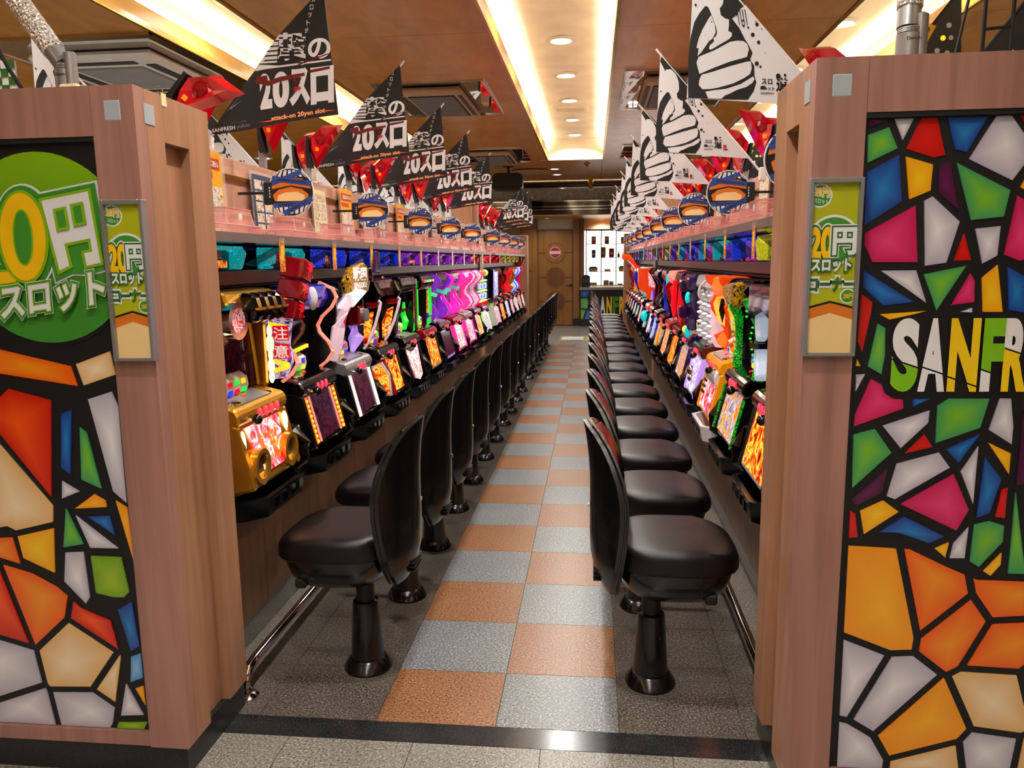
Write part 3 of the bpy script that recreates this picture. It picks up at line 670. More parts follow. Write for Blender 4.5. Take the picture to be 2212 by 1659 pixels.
ARTP = {'fire': ['#1c0604', '#8a1208', '#e02a10', '#ff8a10', '#ffd850', '#d02010', '#3060a0'], 'red': ['#7a0610', '#e01c30', '#ff7a8a', '#fff0e8', '#c00a20'], 'mix': ['#201410', '#d8d0c8', '#d83a18', '#e8b418', '#2454b0', '#e8e0d8', '#98141f'],
        'white': ['#d8d0d8', '#fffaf8', '#e03030', '#ffffff', '#5a5060'], 'dark': ['#0a080a', '#181018', '#4a1a30', '#0c0a10', '#20242c'], 'purple': ['#1a0a28', '#6a28a0', '#e8d8f8', '#30104a', '#e070c0'], 'blue': ['#081040', '#2048d0', '#d8e8ff', '#101858', '#58a0f0'],
        'pink': ['#e04080', '#ffd8e8', '#c0185a', '#fff4f8', '#8a2060'], 'lilac': ['#b8a0e0', '#f0e8ff', '#8860c0', '#ffffff', '#a890d0'], 'orange': ['#ff7a10', '#fff0d8', '#e03810', '#ffc040', '#b02808'], 'screenred': ['#3a0808', '#7a1410', '#20103a', '#8a1c14', '#2a0c0a'],
        'teal': ['#0a3038', '#20a8a8', '#d0fff4', '#104848', '#e0a030'], 'strip': ['#fff4e0', '#f0a020', '#c02818', '#ffd860', '#3a1a10'], 'black': ['#030303', '#0a0a0c', '#060608'], 'goldblack': ['#0a0806', '#2a1c06', '#d89a20', '#0c0a08', '#fff0b0'], 'gold': ['#5a3808', '#e0a020', '#fff0a0', '#a06a10', '#2a1804']}
def A(p, es=1.0, sc=9, seed=0, st=(1, 1, 1)): return art('art_%s_%s_%s_%s' % (p, es, sc, seed), ARTP[p], sc, es, seed, stretch=st)
PROF = {'wave': [(.955, .03), (.99, .075), (1.04, .105), (1.09, .085), (1.14, .045), (1.18, .035), (1.23, .06), (1.28, .11), (1.33, .135), (1.37, .12), (1.405, .05)],
        'straight': [(.955, .05), (1.0, .075), (1.30, .085), (1.36, .10), (1.405, .04)], 'angle': [(.955, .02), (1.0, .05), (1.10, .09), (1.20, .12), (1.25, .13), (1.30, .09), (1.36, .06), (1.405, .02)],
        'blade': [(.955, .02), (1.0, .06), (1.05, .085), (1.08, .03), (1.13, .06), (1.20, .10), (1.25, .11), (1.32, .075), (1.37, .13), (1.41, .14)], 'crystal': [(.96, .03), (.985, .06), (1.08, .10), (1.14, .085), (1.15, .11), (1.27, .085), (1.40, .02)],
        'pole': [(.955, .04), (1.405, .05)], 'lean': [(.955, .09), (1.05, .07), (1.2, .06), (1.3, .10), (1.36, .14), (1.405, .10)]}
class MC:
    def __init__(s, t, sg): s.t = t; s.g = sg
    def bx(s, name, m, x0, x1, q0, q1, z0, z1, parent=None, **k): return B().box(x0, x1, s.g * q0, s.g * q1, z0, z1).o(name, m, parent or s.t, **k)
    def pr(s, name, m, pts, q0, q1, parent=None, **k): return B().prism(pts, 'y', s.g * q0, s.g * q1).o(name, m, parent or s.t, **k)
    def front(s, name, m, pts, x0, x1, parent=None, **k): return B().prism([(s.g * q, z) for q, z in pts], 'x', x0, x1).o(name, m, parent or s.t, **k)
    def tube(s, name, m, path, r, parent=None, n=8, **k): return B().tube([(x, s.g * q, z) for x, q, z in path], r, n).o(name, m, parent or s.t, smooth=True, **k)
    def ring(s, name, m, x, q, z, r0, r1, d=.02, parent=None): return B().lathe([(r0, 0), (r1, 0), (r1, d), (r0, d), (r0, 0)], (x, s.g * q, z), 20, 'x', False).o(name, m, parent or s.t, smooth=True)
    def disc(s, name, m, x, q, z, r, d=.006, parent=None, n=18): return B().cyl((x, s.g * q, z), r, d, 'x', n).o(name, m, parent or s.t)
    def ball(s, name, m, x, q, z, r, parent=None, sc=(1, 1, 1)): return B().ball((x, s.g * q, z), r, 12, 8, sc).o(name, m, parent or s.t, smooth=True)
    def txt(s, name, m, str_, x, q0, z0, w_, h, off=.02, parent=None, side=None, slope=0.0):
        b = B()
        if side is not None:      # on the side that looks back along the aisle, x runs outwards
            text(b, str_, (x, s.g * side, z0), (w_, 0, 0) if s.g > 0 else (-w_, 0, 0), (0, 0, h), off)
        else: text(b, str_, (x, q0 * s.g, z0), (0, w_ , 0), (slope, 0, h), off)
        return b.o(name, m, parent or s.t, fix=False)
LOW0, LOW1 = (.160, .662), (.105, .882)      # (x, z) of the foot and the head of the sloping lower glass
def lowpt(k, off=0): return (LOW0[0] + (LOW1[0] - LOW0[0]) * k + off, LOW0[1] + (LOW1[1] - LOW0[1]) * k)
def lift(z):
    return z if z >= 1.40 or z <= .64 else (z + .045 * (1.40 - z) / .43 if z > .97 else z + .045 * min(1, (z - .64) / .02))
def machine(I, k, y, sp):
    t = thing('slot_machine', sp['label'], 'slot machine', (I['x'], y, 0), 0 if I['s'] > 0 else math.pi, 'slot machines along the aisle'); c = MC(t, I['s'])
    body = sp.get('body', 'black_plastic'); W = .235
    c.bx('cabinet', 'black_matt', -.185, -.01, -W, W, .597, 1.40)
    c.bx('cabinet_rim', body, -.012, .02, -W, W, .93, 1.40) if sp.get('rim', 1) == 2 else None
    # upper display
    sc_ = c.bx('display', A(sp.get('screen', 'dark'), sp.get('ses', .5), 10, k), -.012, .004, -.19, .19, .985, 1.30)
    c.bx('display_glass', 'glass_dark', .006, .010, -.195, .195, .975, 1.31)
    rl = c.pr('reel_drum', 'white_plastic', [(.004, .955), (.03, .965), (.04, 1.0), (.036, 1.035), (.004, 1.06)], -.12, .06, smooth=True)
    for i in range(3):
        for j in range(2): c.bx('reel_symbol', ['lit_blue', 'lit_red', 'lit_green', 'lit_yellow'][(i + j + k) % 4], .028, .042, -.105 + .055 * i, -.075 + .055 * i, .975 + .035 * j, .995 + .035 * j, rl)
    # side plates
    pf = PROF[sp.get('prof', 'straight')]; mats = sp.get('plate', ('black_plastic', 'black_plastic'))
    poly = [(-.012, .95)] + [(x, z) for z, x in pf] + [(-.012, 1.405)]
    for q, m in ((-.225, mats[0]), (.225, mats[1])):
        pl = c.pr('side_plate', m, poly, q - .014, q + .014, bevel=.004)
        if sp.get('edge'):
            c.tube('edge_light', sp['edge'], [(x + .006, q, z) for z, x in pf], .011, pl)
        if sp.get('band'):
            for a in sp['band'][1:]: c.pr('colour_band', sp['band'][0], [(0, a), (.09, a - .03), (.10, a), (0, a + .035)], q - .0155, q + .0155, pl)
    # crown
    cz = sp.get('cz', 1.285)
    cr = c.pr('crown', sp.get('crown', 'black_gloss'), [(-.01, cz), (.075, cz - .01), (.112, cz + .045), (.095, 1.40), (-.01, 1.408)], -.208, .208, bevel=.008)
    if sp.get('cart'): c.front('crown_art', A(sp['cart'], .8, 16, k), [(-.18, cz + .03), (.18, cz + .03), (.17, 1.385), (-.17, 1.385)], .10, .114, cr)
    if sp.get('emblem'): c.ball('emblem', sp['emblem'], .105, 0, cz + .05, .05, cr, (.5, .6, 1.2))
    # deck
    dk = c.pr('deck', sp.get('deck', 'black_gloss'), [(.0, .885), (.09, .872), (.122, .886), (.128, .918), (.112, .945), (.0, .972)], -.218, .218, bevel=.008)
    c.pr('deck_plate', 'dark_chrome' if k % 2 else 'silver', [(.02, .968), (.02, .973), (.10, .953), (.10, .948)], -.15, .12, dk)
    for q, r in ((-.14, .028), (-.04, .018)): c.disc  # discs lie on the deck top
    B().lathe([(.03, 0), (.03, .006), (.02, .01)], (.065, c.g * -.13, .953), 16).o('max_button', 'chrome', dk, smooth=True); B().lathe([(.014, 0), (.014, .01)], (.05, c.g * -.02, .957), 12).o('bet_button', 'lit_red', dk)
    B().lathe([(.02, 0), (.018, .008)], (.075, c.g * .14, .948), 14).o('select_dial', 'dark_chrome', dk)
    for i in range(sp.get('nb', 3)):
        b = c.ball('stop_button', 'button_pink', .128, -.045 + .052 * i, .903, .016, dk, (.45, .8, 1.25))
    c.ball('lever_knob', 'black_gloss', .16, -.145, .90, .02, dk); c.tube('lever_stem', 'chrome', [(.12, -.145, .90), (.155, -.145, .90)], .006, dk)
    # lower glass
    p0, p1 = lowpt(0), lowpt(1); dd = .012
    cur = sp.get('curve', .0)
    lw = c.pr('lower_panel', sp.get('lframe', 'chrome'), [(p0[0] - .05, p0[1]), (p0[0] + .0, p0[1] - .006), (p1[0] + .0, p1[1]), (p1[0] - .03, p1[1])], -.195, .195, bevel=.004)
    lmat = sp['lmat']() if callable(sp.get('lmat')) else A(sp.get('lower', 'mix'), sp.get('les', .8), sp.get('lsc', 11), k + 20)
    a, b2 = lowpt(.05, .0015), lowpt(.95, .0015)
    shp = sp.get('lshape', [(-.17, .05), (.17, .05), (.17, .95), (-.17, .95)])
    def LP(q, kk, off=.002): x, z = lowpt(kk, off); return (x, c.g * q, z)
    n_ = len(shp); B().add([LP(q, kk, .0005) for q, kk in shp] + [LP(q, kk, .005) for q, kk in shp], [list(range(n_)), list(range(n_, 2 * n_))] + [(i, (i + 1) % n_, n_ + (i + 1) % n_, n_ + i) for i in range(n_)]).o('lower_art', lmat, lw)
    if sp.get('ltext'):
        tb = B(); s_, q0, k0, w_, h_ = sp['ltext'][:5]; P0 = Vector(LP(q0, k0, .008)); Q = Vector(LP(q0, k0 + h_, .008))
        ex = Vector((0, w_ , 0)); P0.y = -w_ / 2 + (q0 * c.g + w_ / 2 * c.g if 0 else 0)
        Q.y = P0.y; text(tb, s_, P0, ex, Q - P0, .03); tb.o('lettering', sp['ltext'][5], lw, fix=False)
    for q, m in ((-.205, sp.get('lside', 'black_plastic')), (.205, sp.get('lside', 'black_plastic'))):
        c.pr('lower_side', m, [(-.0, .65), (.08, .65), (p0[0] + .010, .658), (p1[0] + .012, .88), (.08, .895), (0, .90)], q - .014, q + .014, bevel=.004)
    # coin tray
    tm = sp.get('tray', 'black_plastic'); b = B()
    zt = [(0.0, -.245), (.13, -.245), (.2, -.17), (.2, .17), (.13, .245), (0, .245)]
    out = [(x, c.g * q) for x, q in zt]; inn = [(x * .9, c.g * q * .93) for x, q in zt]
    b.prism([(x * .93, y_ * .95) for x, y_ in out], 'z', .585, .591)
    for i in range(5):
        a_, b_ = out[i], out[i + 1]; ia, ib = inn[i], inn[i + 1]; lo = .93
        b.add([(a_[0] * lo, a_[1] * .95, .585), (b_[0] * lo, b_[1] * .95, .585), (b_[0], b_[1], .662), (a_[0], a_[1], .662), (ia[0], ia[1], .662), (ib[0], ib[1], .662), (ib[0] * lo, ib[1] * .95, .591), (ia[0] * lo, ia[1] * .95, .591)],
              [(0, 1, 2, 3), (3, 2, 5, 4), (4, 5, 6, 7), (7, 6, 1, 0), (0, 3, 4, 7), (1, 6, 5, 2)])
    b.o('coin_tray', tm, t, fix=True)
    for i in range(4): c.bx('tray_plate', 'dark_chrome', .196, .2005, -.13 + .08 * i, -.09 + .08 * i, .61, .645)
    if sp.get('extra'): sp['extra'](c, t)
    for o in t.children_recursive:
        if o.name.split('.')[0] not in ('coin_tray', 'tray_plate', 'cabinet'):
            for v_ in o.data.vertices: v_.co.z = lift(v_.co.z)
    # coin unit between this machine and the next
    if k in (10, 17): return t
    u = thing('coin_dispenser', 'slim black coin dispenser after the %s machine from %s' % (ORD[k], I['end']), 'dispenser', (I['x'], y + .3085, 0), 0 if I['s'] > 0 else math.pi, 'coin dispensers'); e = MC(u, I['s'])
    e.bx('case', 'black_plastic', -.185, .0, -.05, .05, .597, 1.395, bevel=.006); e.bx('note_slot', 'dark_chrome', .0, .012, -.03, .03, 1.18, 1.20); e.bx('status_light', ['lit_blue', 'lit_red', 'lit_white'][k % 3], .0, .006, -.035, .035, 1.25, 1.265)
    e.bx('price_tag', 'white_print', .0, .004, -.03, .03, 1.375, 1.392)
    e.tube('coin_chute', 'black_gloss', [(.0, -.01, .80), (.06, -.012, .83), (.12, -.014, .81), (.16, -.016, .75), (.155, -.018, .69), (.115, -.02, .655), (.06, -.02, .66)], [.02, .024, .026, .026, .026, .024, .02], n=10)
    e.ring('chute_ring', 'dark_chrome', .10, -.004, .73, .04, .056, .02)
    return t

# ---- looks of single machines
def x_gold(c, t):
    for i in range(4):
        h = c.pr('crown_barrel', 'black_gloss', [(.09, 1.28), (.15, 1.27), (.17, 1.31), (.15, 1.385), (.09, 1.395)], -.09 + .072 * i, -.037 + .072 * i, bevel=.012)
        c.bx('barrel_band', 'gold_metal', .1, .172, -.088 + .072 * i, -.039 + .072 * i, 1.325, 1.335, h)
    c.ring('porthole', 'chrome', .10, -.175, 1.29, .05, .075, .03); c.disc('porthole_lens', A('red', .3, 40, 1), .105, -.175, 1.29, .05)
    for q in (-.235, .235):
        for z, r in ((1.00, .018), (1.05, .022), (1.10, .016), (1.15, .026), (1.21, .017)): c.ball('flare_lamp', 'lit_warmwhite', .06, q, z, r, None, (.6, .8, 1.6))
    c.bx('side_wall', 'gold_metal', .0, .05, .20, .222, .97, 1.27)
    c.tube('drop_trim', 'gold_metal', [(.02, -.17, 1.27), (.03, -.1, .98)], .006); c.tube('drop_trim', 'gold_metal', [(.02, .14, 1.27), (.03, .17, .98)], .009)
    for q in (-.135, .135):
        x, z = lowpt(.28, 0); c.ring('speaker_ring', 'gold_metal', x - .005, q, z, .048, .066, .03); c.disc('speaker_cone', 'black_matt', x, q, z, .05)
        x, z = lowpt(.8, 0); c.ball('light_horn', 'lit_warmwhite', x + .004, q * 1.42, z - .02, .022, None, (.6, .8, 2.2)); c.ball('light_horn', 'lit_warmwhite', x - .012, q * 1.5, z - .12, .016, None, (.6, .8, 2.6))
    m = Matrix.Rotation(math.radians(-14) * 1, 3, 'X') @ Matrix.Rotation(math.radians(8), 3, 'Y')
    for i in range(3):
        o = B().obox((.125 + .018 * i, c.g * (.285 + .012 * i), 1.30 + .086 * i), (.10, .095, .084), m).o('red_cube', 'gloss_red', t, bevel=.006)
        b = B(); fx = .125 + .018 * i + .055
        text(b, '激', (fx + .004, c.g * (.285 + .012 * i) - .04, 1.265 + .086 * i), (0, .07, 0), (.008, -.012, .066), .02); b.o('cube_mark', 'lit_red', o, fix=False)
def x_caution(c, t):
    c.pr('warning_panel', A('purple', .5, 14, 3), [(.0, .965), (.07, .975), (.10, 1.05), (.09, 1.13), (.105, 1.25), (.12, 1.38), (0, 1.39)], -.252, -.242)
    for z, a in ((.99, .03), (1.045, -.02), (1.14, .03), (1.22, -.02), (1.29, .03), (1.34, -.03)): c.pr('yellow_tape', 'lit_yellow', [(.0, z), (.085, z + a), (.085, z + a + .022), (0, z + .022)], -.2535, -.252)
    for ch, z in (('注', 1.155), ('意', 1.07)): c.bx('red_plate', 'lit_red', .02, .088, -.2545, -.2535, z - .004, z + .066); c.txt('lettering', 'lit_white', ch, .022, 0, z, .062, .06, .012, side=-.2555)
    c.front('lamp_row_backing', 'black_matt', [(-.12, 1.062), (.10, 1.075), (.10, 1.10), (-.12, 1.085)], .01, .03)
    for i in range(6): c.bx('lamp', 'lit_yellow', .03, .04, -.115 + .036 * i, -.087 + .036 * i, 1.065 + .0025 * i, 1.083 + .0025 * i)
    for q in (-.165, .165):
        for i in range(9): x, z = lowpt(.08 + .1 * i, .006); c.ball('led', 'lit_yellow', x, q * 1.05, z, .009)
        a, b = lowpt(.04, .004), lowpt(.96, .004); c.pr('led_strip', 'lit_orange', [(a[0], a[1]), (a[0] + .006, a[1]), (b[0] + .006, b[1]), (b[0], b[1])], q * 1.08 - .012, q * 1.08 + .012)
        a, b = lowpt(.04, .004), lowpt(.96, .004); c.pr('led_strip', 'lit_salmon', [(a[0], a[1]), (a[0] + .006, a[1]), (b[0] + .006, b[1]), (b[0], b[1])], q * .82 - .006, q * .82 + .006)
def x_arch(c, t):
    path = [(.05, -.235, .97), (.075, -.24, 1.05), (.09, -.235, 1.15), (.10, -.20, 1.24), (.12, -.14, 1.31), (.13, -.06, 1.35)]
    c.tube('arch', 'lit_palepink', path, [.03, .034, .036, .036, .033, .028], n=6); c.tube('arch_edge', 'lit_red', [(x + .02, q + .03, z) for x, q, z in path], .007)
    c.tube('leg', 'lit_lilac', [(.04, .16, 1.13), (.06, .15, 1.05), (.05, .10, .97)], [.03, .045, .012], n=6)
    c.bx('red_block', 'gloss_red', .03, .10, .10, .20, 1.13, 1.25, bevel=.01); c.disc('fan_disc', 'silver', .10, .18, 1.19, .04, .02)
    h = c.front('sign_head', A('goldblack', .25, 30, 5), [(-.15, 1.33), (.15, 1.33), (.22, 1.41), (.19, 1.47), (.10, 1.50), (-.08, 1.475), (-.17, 1.41)], .09, .14, bevel=.01)
    c.txt('lettering', 'lit_white', '戦国', .146, -.13, 1.405, .24, .07, .03, h); c.txt('lettering', 'lit_white', 'SENGOKU', .146, -.12, 1.362, .22, .034, .03, h)
    c.front('beak', 'lit_white', [(-.20, 1.26), (.06, 1.34), (-.06, 1.36), (-.24, 1.34)], .14, .165, bevel=.006)
    c.front('horn', 'gloss_purple', [(.14, 1.44), (.20, 1.562), (.24, 1.55), (.23, 1.44)], .165, .19, bevel=.006)
    c.ball('ear_disc', 'dark_chrome', .13, .20, 1.43, .045, None, (.5, 1, 1))
    for q in (-.168, .168):
        a, b = lowpt(.02, .004), lowpt(.98, .004); c.pr('led_strip', 'lit_white', [(a[0], a[1]), (a[0] + .008, a[1]), (b[0] + .008, b[1]), (b[0], b[1])], q - .018, q + .018)
def x_chrome(c, t):
    for q in (-.225, .225):
        c.pr('ribbed_cover', 'dark_chrome', [(.04, 1.26), (.12, 1.25), (.15, 1.31), (.12, 1.38), (.05, 1.395)], q - .03, q + .03, bevel=.01); c.pr('red_chin', 'gloss_red', [(.06, 1.215), (.12, 1.22), (.14, 1.255), (.05, 1.255)], q - .028, q + .028, bevel=.006)
        c.pr('flame_inlay', A('fire', .9, 14, 4), [(.02, .975), (.05, .985), (.085, 1.10), (.10, 1.20), (.06, 1.18), (.02, 1.08)], q - .0165, q + .0165)
    c.pr('side_shield', A('fire', .8, 16, 9), [(.09, .68), (.18, .69), (.17, .80), (.13, .865), (.08, .84)], -.248, -.235); c.pr('side_shield_rim', 'gloss_white', [(.08, .67), (.19, .68), (.18, .805), (.135, .878), (.07, .85)], -.242, -.228)
    c.pr('red_fin', 'gloss_red', [(.1, .665), (.21, .68), (.18, .80), (.14, .89), (.10, .88)], -.222, -.19)
def x_belt(c, t):
    c.bx('belt', 'gloss_darkred', .03, .06, -.20, .20, 1.13, 1.155); c.tube('snake', 'lit_green', [(.03, .12, .99), (.05, .10, 1.05), (.03, .12, 1.10), (.04, .11, 1.20)], [.02, .024, .02, .008])
    c.tube('edge_tube', 'chrome', [(.10, .21, .97), (.10, .215, 1.38)], .01)
def x_arrow(c, t):
    for q in (-.235, .235):
        for i in range(5):
            for z, d in ((1.30, 1), (1.03, -1)): c.tube('arrow_bar', 'lit_green', [(.075, q, z + d * (.012 * i)), (.035, q, z + d * (.012 * i + .035))], .004, n=6)
        c.bx('green_bar', 'lit_green', .058, .08, q - .008, q + .008, 1.04, 1.29); c.bx('ember_bar', A('fire', .5, 40, 2), .03, .055, q - .02, q + .02, 1.06, 1.26)
    for i in range(4): c.bx('crown_stripe', ['lit_red', 'lit_mint', 'lit_green', 'lit_red'][i], .09, .118, -.19 + .1 * i, -.12 + .1 * i, 1.34, 1.36)
def x_evan(c, t):
    c.txt('side_lettering', 'lit_lilac', 'EvanGelion', .02, 0, .70, .12, .05, .02, side=-.2205)
def x_totem(c, t):
    for q in (-.2, .0, .2):
        for z in (1.0, 1.13, 1.26): c.ball('lantern', 'lit_lime', .085, q * 1.1, z, .032, None, (1, 1.2, .5))
        for z in (1.065, 1.195): B().lathe([(.022, -.04), (.024, 0), (.022, .04)], (.085, c.g * q * 1.1, z), 10).o('glass_column', 'lit_ice', c.t, smooth=True); c.bx('leaf', 'lit_blue', .106, .112, q * 1.1 - .015, q * 1.1 + .015, z - .02, z + .02)
        B().lathe([(.02, 0), (.03, .04), (.03, .05)], (.085, c.g * q * 1.1, .95), 10).o('red_cup', 'lit_red', c.t)
    c.ball('fruit', 'lit_orange', .1, -.1, 1.36, .045); c.ball('fruit', 'lit_lime', .1, .1, 1.36, .045)
def x_box(c, t):
    c.bx('big_hood', 'black_gloss', .0, .12, -.236, .236, .99, 1.39); c.bx('hood_screen', A('blue', .9, 12, 8), .12, .128, -.19, .19, 1.02, 1.36)
    c.tube('hood_edge', 'lit_lilac', [(.125, -.215, 1.0), (.125, -.215, 1.385)], .008); c.ball('dome', 'chrome', .10, -.05, .985, .06)
def x_ice(c, t):
    for q in (-.20, .2):
        for i, (z0, z1) in enumerate(((.98, 1.13), (1.15, 1.30))):
            c.front('crystal', 'lit_ice', [(q - .03, z0 + .03), (q, z0), (q + .035, z0 + .06), (q + .03, z1), (q - .02, z1)], .05 + .03 * i, .12, bevel=.008)
        c.bx('crystal_band', 'black_gloss', .06, .135, q - .045, q + .045, 1.128, 1.152)
    c.front('peak', 'black_gloss', [(-.22, 1.25), (.0, 1.30), (.22, 1.25), (.22, 1.40), (-.22, 1.40)], .09, .15, bevel=.01)
def x_snake(c, t):
    for q in (-.225, .225):
        for i in range(15): c.ball('led', 'lit_green', .118 if i > 10 else .10 - .004 * abs(i - 7), q * .93, .97 + .025 * i, .0055)
        c.pr('scale_plate', art('green_scale', ['#020602', '#05250a', '#28d830', '#031005', '#063010', '#50f048'], 70, .4, 3, dist=1.5), [(.05, .95), (.09, .955), (.075, 1.08), (.085, 1.20), (.14, 1.32), (.10, 1.34), (.05, 1.22)], q - .02, q + .02, bevel=.003)
        c.pr('lower_scale', 'MATS' if 0 else MATS['green_scale'], [(.165, .665), (.175, .665), (.125, .87), (.115, .87)], q - .008, q + .008)
    c.front('gold_head', A('goldblack', .15, 22, 2), [(-.10, 1.27), (.12, 1.30), (.18, 1.38), (-.14, 1.40)], .10, .16, bevel=.02)
def x_blade(c, t):
    for q in (-.225, .225):
        c.pr('fire_inlay', art('blade_grad', ['#ff5a10', '#ff8a20', '#ffd040', '#ffb090', '#ff6a30'], 5, .6, 2), [(.03, 1.10), (.07, 1.13), (.095, 1.24), (.06, 1.33), (.10, 1.37), (.03, 1.38)], q - .017, q + .017)
        c.pr('sword', 'black_gloss', [(.045, 1.12), (.065, 1.20), (.055, 1.27), (.05, 1.36), (.042, 1.36), (.038, 1.27), (.03, 1.20)], q - .02, q + .02)
        c.pr('drip', 'lit_orange', [(.02, .97), (.055, .985), (.075, 1.02), (.045, 1.07), (.03, 1.07), (.01, 1.02)], q - .018, q + .018, bevel=.006)
    c.pr('white_shoulder', 'gloss_white', [(.08, .84), (.138, .82), (.145, .87), (.13, .90), (.09, .90)], -.20, .1, bevel=.008)
    for i in range(4): c.bx('grille_bar', 'black_matt', .11 + .008 * i, .128 + .008 * i, .11, .19, .83 - .03 * i, .842 - .03 * i)
def x_skeleton(c, t):
    for q in (-.2, .0, .2):
        for i in range(10): c.ball('rib', 'gloss_bone', .07 + .01 * (i % 2), q, .985 + .032 * i, .021, None, (1.0, 2.0 if i % 2 else 1.5, .62))
    for q in (-.24,):
        for i in range(5):
            a = math.radians(25 + 30 * i); c.tube('wing_rib', 'gloss_white', [(.06, q, 1.30), (.06 + .05 * math.cos(a), q - .004, 1.31 + .05 * math.sin(a)), (.06 + .085 * math.cos(a), q, 1.31 + .08 * math.sin(a))], [.006, .008, .005], n=6)
        c.tube('wing_rim', 'gloss_white', [(.06 + .09 * math.cos(math.radians(15 * j)), q, 1.30 + .09 * math.sin(math.radians(15 * j))) for j in range(-2, 10)], .008, n=6)
    c.ball('silver_orb', 'chrome', .14, .07, .78, .03); c.ball('silver_orb', 'chrome', .148, .03, .74, .022)
def x_dragon(c, t):
    for q, z, w_ in ((-.23, 1.33, .09), (-.2, 1.21, .07), (-.235, 1.05, .08), (.2, 1.30, .09), (.22, 1.10, .08)):
        c.front('horn_plate', 'gloss_purple', [(q - w_ / 2, z - .05), (q + w_ / 2, z - .02), (q + w_ / 2, z + .05), (q - w_ / 3, z + .04)], .08, .14, bevel=.01)
    for z in (1.23, .99): c.ball('teal_gem', 'lit_teal', .13, -.21, z, .035, None, (.6, .8, 1.3))
    c.ball('amber_gem', 'lit_yellow', .13, -.16, 1.0, .03)
def x_curtain(c, t):
    for q in (-.225, .225):
        for i, m in enumerate(('lit_red', 'gloss_red', 'lit_red')): c.pr('curtain_fold', m, [(.03 + .03 * i, 1.35), (.06 + .03 * i, 1.33), (.075 + .03 * i, 1.10), (.05 + .03 * i, .97), (.03 + .03 * i, 1.10)], q - .018 - .002 * i, q + .018 + .002 * i, bevel=.006)
def x_feather(c, t):
    for q in (-.24,): c.pr('feather', 'lit_teal', [(.06, 1.38), (.11, 1.36), (.10, 1.24), (.08, 1.19), (.06, 1.24)], q - .006, q + .006)
    c.pr('grey_limb', 'dark_chrome', [(.02, .97), (.07, 1.0), (.10, 1.15), (.07, 1.28), (.03, 1.25)], -.245, -.23, bevel=.006)
def x_gun(c, t):
    g = c.pr('toy_gun_body', 'gloss_orange', [(.10, 1.02), (.14, 1.02), (.16, 1.10), (.21, 1.12), (.24, 1.18), (.24, 1.40), (.03, 1.40), (.03, 1.14), (.09, 1.13)], -.245, -.20, bevel=.01)
    c.pr('gun_window', A('pink', .7, 14, 6), [(.06, 1.16), (.12, 1.17), (.13, 1.36), (.06, 1.37)], -.249, -.245, g); c.pr('gun_arm', 'gloss_orange', [(.20, 1.40), (.23, 1.40), (.33, 1.55), (.42, 1.56), (.42, 1.50), (.36, 1.49), (.27, 1.40)], -.24, -.205, g, bevel=.008)
    c.pr('gun_gauge', 'lit_ice', [(.27, 1.41), (.29, 1.41), (.36, 1.49), (.33, 1.50)], -.236, -.209, g); c.pr('trigger_guard', 'gloss_white', [(.13, 1.06), (.2, 1.08), (.21, 1.13), (.15, 1.12)], -.24, -.205, g)
    c.ball('blue_dome', 'lit_teal', .16, -.17, .82, .06, None, (.7, .7, 1.1))
